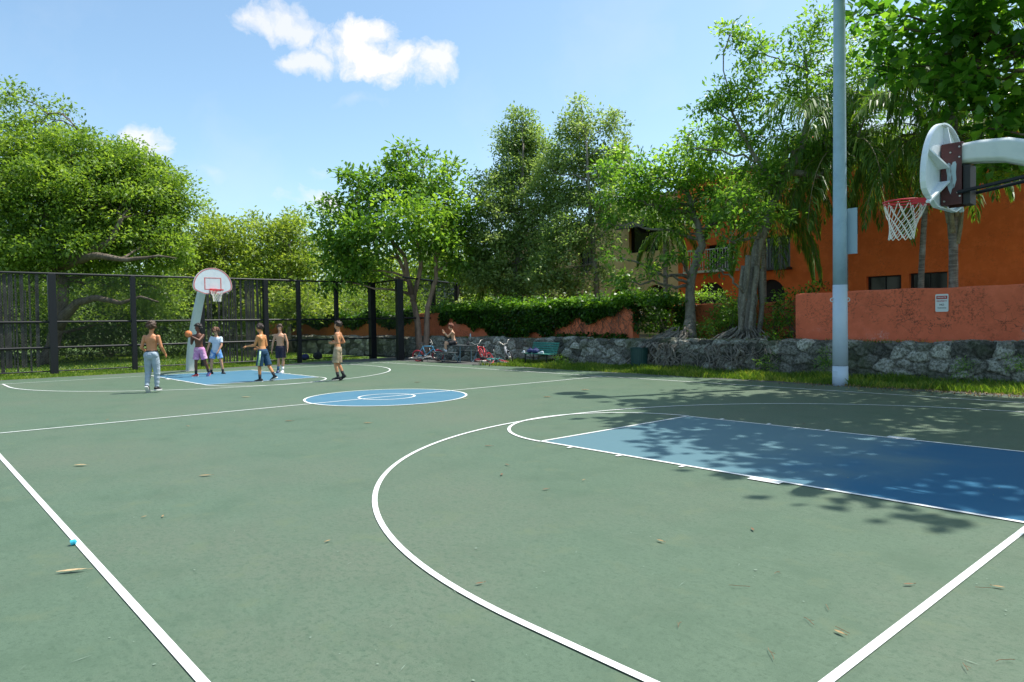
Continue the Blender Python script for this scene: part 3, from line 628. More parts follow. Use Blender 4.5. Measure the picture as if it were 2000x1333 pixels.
# bright green multi-trunk tree
D = 35.2
tb = gz(W(822, 670, D), 0)
tree('bright_green_tree', 'bright green broad tree with several pinkish trunks behind the fence corner', tb, None,
     BL([(680, 430, 0, 55, 50), (655, 480, 0, 42, 45), (740, 375, 0, 60, 42), (815, 365, 0, 60, 45), (875, 385, 1, 45, 45), (900, 440, 1, 42, 55), (790, 335, 1, 40, 24, .7), (730, 470, -1, 62, 42), (690, 520, 0, 55, 30), (800, 430, -2, 70, 46), (865, 480, 0, 50, 40), (900, 510, 1, 30, 36), (650, 545, 0, 35, 30, .7),
         (797, 300, 0, 14, 12, .9), (834, 312, 0, 12, 10, .9), (678, 342, 0, 14, 10, .9), (770, 318, 0, 14, 14, .9), (640, 400, 0, 24, 24, .8), (880, 332, 1, 18, 16, .8), (720, 530, 1, 45, 30, .7), (700, 350, 0, 22, 12, .8)], D),
     lf_bright, m_barkp, 31, leaf=.22, per=34, cr=.52, dens=1.25, wid=.42, up=.7,
     trunks=[[(*tb, .2), (*W(812, 610, D), .15), (*W(802, 560, D), .13), (*W(785, 520, D), .1), (*W(760, 460, D), .06)],
             [(*(tb+np.array((.15, .2, 0))), .17), (*W(835, 600, D), .13), (*W(852, 545, D), .11), (*W(850, 480, D), .07), (*W(870, 420, D), .04)],
             [(*W(806, 590, D), .13), (*W(822, 520, D+.3), .11), (*W(815, 450, D), .08), (*W(820, 390, D), .04)],
             [(*W(803, 575, D), .12), (*W(790, 500, D-.3), .1), (*W(740, 440, D), .06), (*W(700, 420, D), .04)]])
# grey-green narrow trees on the terrace
D = 36
tb = gz(W(1010, 640, D), .94)
tree('grey_green_tree', 'tall grey-green tree with pointed top left of its taller twin', tb, [(*tb, .2), (*W(1005, 560, D), .17), (*W(1015, 470, D), .13), (*W(1020, 380, D), .09), (*W(1022, 280, D), .04)],
     BL([(1020, 240, 1, 24, 34, .9), (1000, 285, 1, 34, 38), (1040, 300, 1, 38, 50), (1000, 345, 1, 48, 46), (965, 400, 0, 42, 46), (1040, 400, 0, 52, 56), (975, 470, 0, 52, 48), (1040, 480, 0, 50, 50), (960, 540, 0, 52, 40), (1030, 560, 0, 58, 34), (945, 355, 1, 18, 16, .6), (920, 460, 1, 30, 40, .7), (935, 520, 1, 34, 40)], D),
     lf_olive, m_barkg, 41, leaf=.135, per=62, cr=.42, dens=1.5)
D = 33.5
tb = gz(W(1172, 640, D), .94)
tree('grey_green_tree', 'tallest grey-green tree with feathery split top right of its twin', tb, [(*tb, .17), (*W(1165, 560, D), .14), (*W(1158, 470, D), .11), (*W(1150, 380, D), .08), (*W(1145, 280, D), .04)],
     BL([(1136, 205, 1, 16, 20, .9), (1115, 250, 1, 30, 30, .8), (1150, 260, 1, 32, 40, .8), (1195, 245, 1, 26, 30, .8), (1205, 290, 1, 24, 26, .7), (1120, 305, 1, 40, 40), (1175, 320, 1, 42, 38), (1110, 380, 1, 40, 46), (1165, 390, 0, 42, 46, .8), (1100, 460, 0, 45, 50), (1155, 470, 0, 40, 40, .6), (1085, 535, 0, 50, 46), (1130, 550, 0, 40, 32, .7), (1195, 540, 0, 24, 34, .5), (1062, 330, 1, 20, 30, .7), (1200, 440, 0, 30, 36, .7), (1215, 340, 1, 26, 40, .7), (1230, 400, 1, 26, 30, .6), (1085, 330, 2, 24, 60, .8), (1075, 420, 2, 26, 60, .8)], D),
     lf_olive, m_barkg, 42, leaf=.135, per=62, cr=.42, dens=1.4)
# ficus with roots over the wall
D = 26.5
tb = gz(onY(1345, 657, 20.3), .94); D = 26.2
tree('ficus_tree', 'slim grey ficus with glossy dark crown and roots spilling beside the green bin', tb,
     [(*tb, .26), (*W(1348, 610, D), .19), (*W(1350, 545, D), .16), (*W(1372, 480, D), .15), (*W(1360, 430, D), .12), (*W(1340, 370, D), .08)],
     BL([(1235, 330, 0, 50, 34), (1290, 350, 0, 56, 38), (1350, 315, 0, 56, 44), (1400, 285, 0, 38, 34), (1345, 258, 1, 24, 22, .8), (1205, 385, 0, 40, 28), (1270, 400, 0, 50, 34), (1340, 390, 0, 52, 40), (1400, 360, 0, 42, 48), (1410, 420, 0, 40, 36), (1180, 330, 0, 26, 24, .9), (1215, 300, 1, 26, 22, .7), (1240, 380, 1, 40, 30, .8),
         (1215, 505, -1, 32, 18, .5), (1270, 535, -1, 30, 16, .5), (1320, 500, -1, 24, 24, .4), (1225, 550, -1, 24, 14, .5), (1195, 440, 0, 22, 20, .5), (1335, 440, 0, 40, 26, .8)], D),
     lf_ficus, m_barkg, 51, leaf=.15, per=42, cr=.36, dens=.72, wid=.4)
# banyan
D = 23.6
tb = gz(onY(1465, 655, 20.5), .94)
ban = tree('banyan_tree', 'thick strangler fig of many fused roots leaning right behind the stone wall', tb, None,
     BL([(1600, 45, 0, 26, 34, .8), (1570, 100, 0, 50, 44, .8), (1425, 70, 0, 34, 20, .8), (1480, 105, 0, 52, 30, .8), (1400, 190, 0, 46, 26, .8), (1470, 175, 0, 60, 36, .8), (1560, 190, 0, 56, 50, .7), (1640, 130, 0, 50, 55, .8), (1660, 220, 1, 54, 50, .7), (1440, 255, 0, 60, 34, .8), (1530, 270, 0, 50, 40, .6),
         (1610, 280, 0, 46, 44, .6), (1380, 215, 0, 26, 14, .7), (1470, 330, 0, 54, 38, .8), (1430, 400, -1, 58, 42, .7), (1490, 420, -1, 44, 36, .5), (1425, 470, -1.5, 44, 30, .55), (1500, 370, 0, 44, 40, .8), (1715, 130, 1, 40, 44, .7), (1690, 60, 1, 30, 30, .7), (1400, 520, -1, 34, 24, .5), (1360, 290, 0, 26, 18, .7)], D),
     lf_ficus, m_barkg, 61, leaf=.135, per=44, cr=.34, dens=.92, wid=.38,
     trunks=[[(*tb, .22), (*W(1466, 600, D), .18), (*W(1470, 540, D), .17), (*W(1478, 490, D), .16), (*W(1508, 400, D), .15), (*W(1535, 335, D), .15), (*W(1565, 300, D), .12), (*W(1580, 220, D), .07), (*W(1575, 110, D), .03)],
             [(*(tb+np.array((-.36, .1, 0))), .10), (*W(1446, 590, D), .09), (*W(1455, 520, D), .12)], [(*(tb+np.array((.34, -.1, 0))), .09), (*W(1488, 600, D), .08), (*W(1485, 530, D), .12)],
             [(*(tb+np.array((.12, -.36, 0))), .1), (*W(1470, 600, D-.4), .09), (*W(1478, 520, D-.3), .1)], [(*(tb+np.array((-.2, -.33, 0))), .1), (*W(1452, 600, D-.4), .08), (*W(1462, 500, D-.3), .1)],
             [(*W(1535, 335, D), .13), (*W(1600, 345, D), .09), (*W(1660, 300, D), .06), (*W(1690, 230, D), .03)], [(*W(1520, 370, D), .1), (*W(1470, 300, D), .07), (*W(1430, 220, D), .04)]])
def roots(owner, x0, x1, yc, seed, n=46, topz=1.15, spread=.9):
    rng = np.random.default_rng(seed); mb = MB(); base = np.array(owner.location)
    for i in range(n):
        xs = rng.uniform(x0, x1); o0 = np.array((base[0]+(xs-base[0])*.35, base[1]-rng.uniform(.1, .5), 1.25+rng.uniform(-.1, .25)))
        p = [o0, np.array((base[0]+(xs-base[0])*.8, 19.75+rng.uniform(-.1, .2), 1.06+rng.uniform(0, .14)))]
        x = xs; z = 1.02
        y = 19.2
        for k in range(5):
            x += rng.normal(0, .16*spread); z -= rng.uniform(.12, .28); y = 19.17-rng.uniform(0, .2)+.1*z; p.append(np.array((x, y, max(.02, z))))
            if z < .1: break
        r0 = rng.choice((.012, .02, .03, .045)); mb.tube(np.array(p)-base, [r0*(1-.6*k/len(p)) for k in range(len(p))], 5)
    for i in range(n//2):   # horizontal tangled roots across the face
        x = rng.uniform(x0, x1); z = rng.uniform(.25, 1.05); a = rng.uniform(-.6, .6); p = []
        for k in range(6): p.append(np.array((x+k*.16*math.cos(a), 19.1+.1*z-rng.uniform(0, .08), min(1.1, max(.05, z+k*.16*math.sin(a)+rng.normal(0, .05))))))
        mb.tube(np.array(p)-base, [.013]*6, 4)
    link('roots', mb.mesh('roots', m_barkg, True), owner)
fic = [o for o in bpy.data.objects if o.name.startswith('ficus_tree')][0]
roots(fic, -14.6, -12.8, 19.8, 5, 46); roots(ban, -12.0, -9.6, 19.8, 6, 40)
# broad-leaved tree overhanging the right of the court
D = 19.5
tb = np.array((1.2, 21.4, .94))
ov = [(np.array((q[0]-.5+(.6 if q[0] < -4 else 0), q[1]+1.15, q[2]+.9)), q[3], q[4], q[5]*1.15) for q in ((-3.2, 13.6, 10.2, 1.7, .9, .9), (-1.2, 12.4, 10.2, 1.6, .8, .9), (1.6, 11.6, 10.2, 2.0, 1.0, .9), (-2.2, 15.2, 10, 2.4, 1.1, .9), (.9, 13.8, 10.2, 2.6, 1.1, .9), (4, 12.8, 10, 2.6, 1.2, .9), (3.6, 16, 10, 3, 1.5, .9), (-4.4, 16.0, 10, 1.7, 1, .9), (-5.0, 14.7, 10.4, 1.0, .5, .6), (-1.6, 18, 10.2, 2.6, 1.3, .9), (.4, 10.9, 10.3, .9, .5, .5))]
tree('broadleaf_tree', 'large dark broad-leaved tree overhanging the court at top right', tb, None,
     BL([(1750, 60, 0, 56, 42), (1830, 40, 0, 70, 46), (1920, 50, -1, 70, 60), (2000, 60, -1, 70, 80), (1735, 130, 1, 36, 26, .8), (1800, 130, 0, 60, 34), (1880, 150, -1, 70, 50), (1970, 170, -1, 70, 60), (1850, 215, 0, 46, 32, .9), (1920, 250, -1, 70, 40), (1990, 270, -1, 60, 50), (1960, 325, -1, 66, 26), (1900, 330, 0, 36, 18, .8), (2080, 150, -1, 90, 120), (2080, 300, -1, 80, 70), (1700, 30, 1, 26, 20, .7), (1950, -30, -1, 100, 50), (1830, -30, 0, 80, 40)], D)+ov,
     lf_grape, m_bark, 71, leaf=.26, per=22, cr=.5, dens=.82, wid=.62, up=.8, limbr=.07,
     trunks=[[(*tb, .45), (1.0, 21.2, 4.0, .36), (.2, 20.6, 6.4, .26), (-1.6, 18.6, 8.6, .16), (-3.0, 15.4, 10, .08)], [(1.0, 21.2, 4, .28), (1.8, 18.6, 7.6, .18), (1.4, 14.5, 9.6, .1)], [(1.0, 21.2, 4.4, .25), (-2, 21.4, 7.4, .16), (-5, 21.2, 9.6, .08)]])

# ------------------------------------------------------------------ palms
def palm(label, x, y, z0, zc, nf, flen, seed, r=.13, lean=(0, 0), drop=1.0, boots=False, az=None):
    rng = np.random.default_rng(seed); root = empty('queen_palm', (x, y, z0)); tag(root, label, 'palm tree')
    H = zc-z0; mb = MB(); N = 26; pts = [(lean[0]*(i/N)**2, lean[1]*(i/N)**2, H*i/N) for i in range(N+1)]
    mb.tube(pts, [r*(1+.07*(i % 2))*(1.15-.3*i/N) for i in range(N+1)], 10); mb.build('trunk', m_palm, root, smooth=False)
    top = np.array(pts[-1])
    if boots:
        bt = MB()
        for i in range(9):
            a = i*2.4; zz_ = H*boots-.9+.16*i; dx, dy = math.cos(a), math.sin(a); bt.tube([(dx*r*.8, dy*r*.8, zz_), (dx*r*1.7, dy*r*1.7, zz_+.5), (dx*r*2.3, dy*r*2.3, zz_+1.0)], [.09, .06, .02], 5)
        bt.build('frond_boots', m_boot, root)
    V = []; T = []; rk = MB()
    nf = int(nf*1.35)
    for f in range(nf):
        a = f*2.39996+rng.uniform(-.2, .2); e = RAD(rng.uniform(20, 80)) if f > nf*.35 else RAD(rng.uniform(-20, 25)); Lf = flen*rng.uniform(.8, 1.1)
        d = np.array((math.cos(a)*math.cos(e), math.sin(a)*math.cos(e), math.sin(e))); p = top.copy(); ns = 26; pp = [p.copy()]
        for i in range(ns):
            d = d+np.array((0, 0, -.075*drop*(1+i/ns))); d /= np.linalg.norm(d); p = p+d*Lf/ns; pp.append(p.copy())
        rk.tube(pp[::2], [.028*(1-.85*i/13) for i in range(len(pp[::2]))], 4)
        side = nrm(np.cross(pp[8]-pp[4], (0, 0, 1.)))
        for i in range(3, ns):
            for s in (-1, 1):
                for j in range(3):
                    q = pp[i]+(pp[i+1]-pp[i])*(j/3); ll = .62*math.sin(math.pi*min(1, .12+.88*i/ns))**.6*rng.uniform(.8, 1.1)*flen/3
                    dr = nrm(side*s*rng.uniform(.5, 1)+nrm(pp[i+1]-pp[i])*.6+np.array((0, 0, rng.uniform(-.9, .25))))
                    m1 = q+dr*ll*.5; tip = q+dr*ll*.72+np.array((0, 0, -ll*.42*drop)); wv = nrm(np.cross(dr, (0, 0, 1)+rng.normal(size=3)*.3))*.026
                    V += [q, m1+wv, tip, m1-wv]; T.append(rng.normal(.5, .2))
    V = np.array(V); link('fronds', npmesh('fronds', V, np.arange(len(V)).reshape(-1, 4), lf_palm, np.clip(T, 0, 1)), root); rk.build('frond_stalks', m_boot, root)
    return root
m_palm = mat('palm_trunk', (.25, .22, .18), .9, noise=[(9, (.12, .10, .08), .42, .6, (.4, .4, 2.5)), (3, (.36, .34, .30), .5, .7)], bump=(25, .8, .03))
m_boot = mat('palm_boots', (.26, .23, .13), .8, noise=[(8, (.15, .11, .06), .4, .6)])
a = onY(1797, 563, 23.6); palm('dark slim palm whose trunk passes behind the near basket net', a[0], a[1], .94, 7.4, 19, 3.9, 1, r=.085, lean=(.35, 0))
a = onY(1862, 565, 22.6); palm('pale ringed palm with split frond boots behind the near backboard', a[0], a[1], .94, 9.2, 15, 3.2, 2, r=.115, boots=.46)
a = onY(1650, 560, 23.6); palm('palm directly behind the light pole with fronds drooping to its right', a[0], a[1], .94, 7.5, 22, 4.3, 3, r=.1, drop=.95)
a = onY(1492, 560, 23.8); palm('lower palm hidden behind the strangler fig trunk', a[0], a[1], .94, 5.9, 12, 3.6, 4, r=.09, drop=1.15)
a = onY(1636, 560, 25.2); palm('tallest palm rising behind the garden wall just left of the light pole', a[0], a[1], .94, 8.4, 20, 4.2, 5, r=.09)
a = onY(1300, 560, 25.5); palm('small palm behind the slim ficus', a[0], a[1], .94, 5.8, 12, 2.4, 6, r=.1)
a = onY(968, 600, 23.5); palm('short bright palm behind the ivy beside the end of the fence', a[0], a[1], .94, 4.2, 12, 2.2, 8, r=.09)

# ------------------------------------------------------------------ shrubs, hedges, ivy
def shrub(name, label, base, blobs, lm, seed, leaf=.12, per=40, cr=.28, cat='shrub', dens=1.2, stem=True, group=None, wid=.45):
    rng = np.random.default_rng(seed); base = np.array(base, float); root = empty(name, base); tag(root, label, cat, group)
    P, T, CC, OW, OUT = clumpcloud(blobs, rng, per, cr, dens=dens*.7, shell=.5)
    V, F, tt = leaves(P-base, leaf, T, rng, outward=OUT, wid=wid); link('foliage', npmesh('foliage', V, F, lm, tt), root)
    if stem:
        mb = MB()
        for k in rng.permutation(len(CC))[:26]: limb(mb, rng.normal(size=3)*(.1, .1, 0), CC[k]-base, .02, .006, rng, 4, .12, 0, 4)
        mb.build('stems', m_bark, root)
    return root
def WB(lst): return [(np.array(q[:3]), q[3], q[4], *(q[5:] or (1.0,))) for q in lst]
shrub('terrace_shrub', 'dark bushy shrub in the gap between the ficus and the strangler fig', (-12.2, 21.2, .94), WB([(-12.6, 21.2, 1.5, .7, .6), (-11.9, 21.2, 1.6, .7, .6), (-12.2, 21.4, 2.1, .6, .4)]), lf_ficus, 81)
shrub('terrace_shrub', 'leafy shrub with pale yellow-green tips against the end of the big red wall', (-9.3, 20.8, .94), WB([(-9.5, 20.6, 1.5, .4, .5, .8), (-9.4, 20.5, 2.3, .5, .35, .6), (-9.8, 20.9, 1.9, .5, .6, .7), (-9.0, 20.7, 2.65, .5, .16, .5), (-9.3, 19.8, 1.1, .5, .18, 1)]), lf_ivy, 82)
shrub('terrace_shrub', 'shrub growing right of the strangler fig roots', (-10.2, 21.0, .94), WB([(-10.3, 21, 1.4, .4, .45), (-10.4, 21.2, 2.1, .5, .4, .7)]), lf_ficus, 83)
shrub('terrace_shrub', 'olive green shrub in front of the recessed wall left of the ficus', (-14.3, 21.0, .94), WB([(-14.3, 21, 1.4, .7, .5, .8), (-14.9, 20.9, 1.8, .4, .6, .8), (-13.9, 21.1, 1.3, .4, .35)]), lf_ivy, 84)
shrub('terrace_shrub', 'thin bush in front of the arches above the recessed wall', (-13.4, 24.0, .94), WB([(-13.6, 24, 2.6, .8, .5, .5), (-15.4, 24, 2.7, .9, .4, .5), (-17.6, 24.3, 2.8, .9, .4, .5)]), lf_ficus, 85, stem=True)
# ivy on the pink wall
rng = np.random.default_rng(90); n = 16000
xs = rng.uniform(-27.5, -15.3, n); u = rng.uniform(0, 1, n)
lim = 1.0+np.clip((xs+21.5)/5.0, 0, 1)*1.05+np.clip((-23.6-xs)/1.6, 0, 1)*.75+.18*np.sin(xs*2.3)+.1*np.sin(xs*5.1)     # lower edge of the ivy
zt = 2.55+.12*np.sin(xs*1.9); z = lim+(zt-lim)*u; keep = z < zt
P1 = np.stack([xs, 19.98-.22*rng.uniform(0, 1, n)**1.2-.12*np.sin(u*3.1), z], 1)
n2 = 9000; x2 = rng.uniform(-28.5, -13.6, n2); P2 = np.stack([x2, 20.25+rng.normal(0, .28, n2), 2.32+.2*np.abs(rng.normal(size=n2))+.16*np.sin(x2*1.7)*np.sin(x2*.9)], 1)
n3 = 2200; x3 = rng.uniform(-15.4, -13.9, n3); z3 = rng.uniform(1.0, 2.5, n3)**1.0; P3 = np.stack([x3, 21.9-.3*rng.uniform(0, 1, n3), z3], 1); P3 = P3[(np.sin(x3*6)+z3*1.1) > 1.5]
n4 = 1200; t4 = rng.uniform(0, 1, n4); P4 = np.stack([-15.5+.2*rng.uniform(0, 1, n4), 20.0+t4*2.0, 1.3+rng.uniform(0, 1.2, n4)], 1)
n5 = 900; x5 = rng.uniform(-20, -15.6, n5); P5 = np.stack([x5, 19.95-.15*rng.uniform(0, 1, n5), .98+.25*rng.uniform(0, 1, n5)**2], 1)
P = np.concatenate([P1, P2, P3, P4, P5]); base = np.array((-20, 20, .94)); tt = np.clip(.25+.16*rng.normal(size=len(P))+.14*np.sin(P[:, 0]*3)*np.sin(P[:, 2]*5+P[:, 0])+.38*(P[:, 2] > 2.32), 0, 1)  # shaded face and sunlit top painted into the tint: upper leaves lighter
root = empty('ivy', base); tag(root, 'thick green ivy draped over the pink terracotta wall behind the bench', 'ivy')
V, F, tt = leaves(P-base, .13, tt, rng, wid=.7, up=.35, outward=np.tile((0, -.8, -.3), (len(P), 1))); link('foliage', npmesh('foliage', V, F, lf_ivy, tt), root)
mb = MB()
for i in range(60):
    x = rng.uniform(-20, -15.7); p = [np.array((x, 19.98, 2.2))-base]
    for k in range(7): p.append(p[-1]+np.array((rng.normal(0, .14), rng.normal(0, .003), -rng.uniform(.08, .25))))
    for q in p: q[1] = 20.0-.012-base[1]
    mb.tube([q for q in p if q[2] > 0.05], .006, 4)
mb.build('vine_stems', m_bark, root)
n = 7000; x = rng.uniform(-48, -30, n); P = np.stack([x, 20.25-.3*rng.uniform(0, 1, n), 1.72+.2*np.sin(x*1.4)+rng.uniform(0, .7, n)], 1); base = np.array((-39, 20.3, 1.0))
root = empty('ivy', base); tag(root, 'dark ivy hanging over the orange wall behind the fence', 'ivy'); V, F, tt = leaves(P-base, .2, rng.normal(.35, .2, n), rng, wid=.6); link('foliage', npmesh('foliage', V, F, lf_ivy, tt), root)
# planting behind the fence and walls
hs = [('hedge below the live oak behind the left fence, leaves coloured dark for shade', (-47, 9, 0), [(-50, 3, 1.2, 3, 1.6), (-47, 7, 1.4, 3, 1.8), (-46, 11, 1.5, 3, 2.0), (-47, 15, 1.6, 3, 2.2), (-42, 4, 1.3, 2.2, 1.5), (-41.5, 8, 1.4, 2.2, 1.6), (-41, 12, 1.3, 2, 1.5), (-56, 5, 3, 5, 3.2), (-56, 12, 3, 5, 3.4)], lf_shaded),
      ('leafy mass above the orange wall behind the fence', (-43, 24, .94), [(-46, 24, 2.8, 2.5, 1.9), (-42, 24, 2.9, 2.5, 1.9), (-38, 23.6, 2.7, 2.2, 1.5, .7), (-34, 23.6, 2.6, 1.8, 1.2, .6), (-50, 24, 3, 3, 2.2), (-50, 20, 3, 2.5, 2.2)], lf_oak),
      ('bushy hedge above the ivy behind the grey-green trees', (-25, 23.5, .94), [(-29, 23.5, 2.4, 1.6, 1.1, .8), (-26, 23.5, 2.2, 1.6, 1.0, .8), (-23.5, 23.3, 2.1, 1.4, .9, .8)], lf_olive)]
for i, (lab, b_, bl, lm) in enumerate(hs): shrub('hedge', lab, b_, WB(bl), lm, 100+i, leaf=.2, per=40, cr=.55, dens=1.0, cat='hedge')
rng = np.random.default_rng(7)
for i, (px, d, h, rr_, lab) in enumerate(((-120, 75, 9, 7, 'far tree beyond the pavilion at the left edge'), (60, 78, 8, 7, 'far tree seen under the live oak branches'), (230, 72, 9, 7, 'far tree behind the live oak crown'), (400, 75, 9, 7, 'far tree behind the pale green tree'), (560, 70, 9, 7, 'far tree behind the far hoop'), (700, 66, 9, 6, 'far dark tree behind the bright green tree'), (900, 58, 9.5, 5, 'far tree behind the end of the fence'))):
    c_ = gz(W(px, 630, d), 0); bl = [(c_+np.array((rng.uniform(-3, 3), rng.uniform(-3, 3), h*.35+k*1.6)), rr_*.6, h*.28) for k in range(4)]
    tree('distant_tree', lab, c_, [(*c_, .3), (*(c_+np.array((0, 0, h*.6))), .12)], bl, (lf_oak, lf_light)[i % 2], m_bark, 200+i, leaf=.34, per=36, cr=1.0, dens=1.0, group='distant trees across the park', twigr=.04)

# ------------------------------------------------------------------ grass
lf_grass = leafmat('grass_blades', (.055, .11, .014), (.13, .225, .028), (.40, .40, .10), .5, .45)
def grass(name, label, n, fx, hgt, seed, wv=.012):
    rng = np.random.default_rng(seed); P = fx(rng, n); n = len(P); h = hgt(P, rng)[:, None]
    a = rng.uniform(0, 2*math.pi, n); s = np.stack([np.cos(a), np.sin(a), 0*a], 1)*wv; ln = rng.normal(size=(n, 3))*(.35, .35, 0)*h
    V = np.stack([P-s, P+s, P+ln*.45+np.array((0, 0, .6))*h+s*.7, P+ln+np.array((0, 0, 1))*h], 1).reshape(-1, 3)
    o = link(name, npmesh(name, V, np.arange(4*n).reshape(n, 4), lf_grass, np.clip(rng.normal(.45, .2, n)+.2*np.sin(P[:, 0]*2.1)*np.sin(P[:, 1]*3), 0, 1))); tag(o, label, 'grass', kind='stuff'); return o
edge = lambda x: 17.0+.1*np.sin(x*1.3)+.06*np.sin(x*3.7)-.004*(x+8)
def f1(rng, n):
    x = rng.uniform(-21, 4.5, n); e = edge(x); y = e+rng.uniform(-.02, 1, n)**.9*(19.25-e); return np.stack([x, y, 0*x-.02], 1)
def h1(P, rng):
    t = (P[:, 1]-17)/2.2; return (.05+.14*rng.uniform(0, 1, len(P)))*(.6+.8*(np.sin(P[:, 0]*1.9)*np.sin(P[:, 1]*2.7+P[:, 0])*.5+.5))+.10*np.clip(t-.5, 0, 1)
grass('verge_grass', 'rough bright grass between the court edge and the stone wall', 40000, f1, h1, 1, .009)
def f2(rng, n):
    y = rng.uniform(-3.5, 12.6, n); x0 = -28.2-.45*np.sin(np.clip((y-3)/9, 0, 1)*1.2); x = x0-.25-rng.uniform(0, 1, n)*2.4; return np.stack([x, y, 0*x-.03], 1)
grass('fence_grass', 'short grass strip along the foot of the left fence', 16000, f2, lambda P, r: .03+.07*r.uniform(0, 1, len(P)), 2, .014)
def f3(rng, n):
    x = rng.uniform(-52, -30.8, n); y = rng.uniform(-4, 18, n); return np.stack([x, y, 0*x-.05], 1)
grass('park_grass', 'sunlit park lawn beyond the fence', 26000, f3, lambda P, r: .04+.06*r.uniform(0, 1, len(P)), 3, .03)
def f4(rng, n):
    x = rng.uniform(-29, 4.5, n); y = 19.42+rng.uniform(0, 1, n)*.45; k = rng.uniform(0, 1, n) < (.25+.5*(np.sin(x*1.7)*np.sin(x*.63) > .1)); return np.stack([x, y, 0*x+.95], 1)[k]
grass('wall_top_grass', 'weeds growing in the soil on top of the stone wall', 9000, f4, lambda P, r: .05+.13*r.uniform(0, 1, len(P)), 4, .008)
# weeds hanging in the wall joints and the bright tuft by the bench
for (lab, c_, rh, rv, sd_, lm) in (('dark green weeds growing from wall joints at right', (-4.2, 19.05, .45), .28, .2, 1, lf_ficus), ('weed patch in the stone wall at the far right', (-3.0, 19.05, .6), .35, .18, 2, lf_ficus), ('weeds on the stone wall behind the light pole', (-7.7, 19.0, .5), .25, .32, 3, lf_ficus), ('spiky weeds between the fig roots and the light pole', (-9.5, 19.0, .3), .3, .3, 4, lf_ivy), ('bright green grass tuft at the right end of the bench', (-17.6, 18.3, .16), .38, .2, 5, lf_ivy)):
    shrub('weed_patch', lab, (c_[0], c_[1], max(0, c_[2]-rv)), WB([(*c_, rh, rv, 1.2)]), lm, 300+sd_, leaf=.08, per=26, cr=.14, cat='weeds', stem=False, dens=1.0, wid=.25)
# leaf litter blown along the right edge
rng = np.random.default_rng(9); n = 2600; x = rng.uniform(-9, 3.2, n)+0; y = 17.0-np.abs(rng.normal(0, .45, n)); keep = rng.uniform(0, 1, n) < np.clip((x+9)/9, .08, 1); P = np.stack([x, y, 0*x+.012], 1)[keep]
V, F, tt = leaves(P, .05, rng.uniform(0, 1, len(P)), rng, up=2.5, fold=.2); V[:, 2] = np.abs(V[:, 2]-.012)+.012
lf_dry = leafmat('dry_leaf', (.10, .055, .02), (.24, .15, .06), (.40, .28, .12), .7, .1, (1.2, 1, .6))
o = link('leaf_litter', npmesh('leaf_litter', V, F, lf_dry, tt)); tag(o, 'scattered brown leaf litter along the right edge of the court', 'leaf litter', kind='stuff')
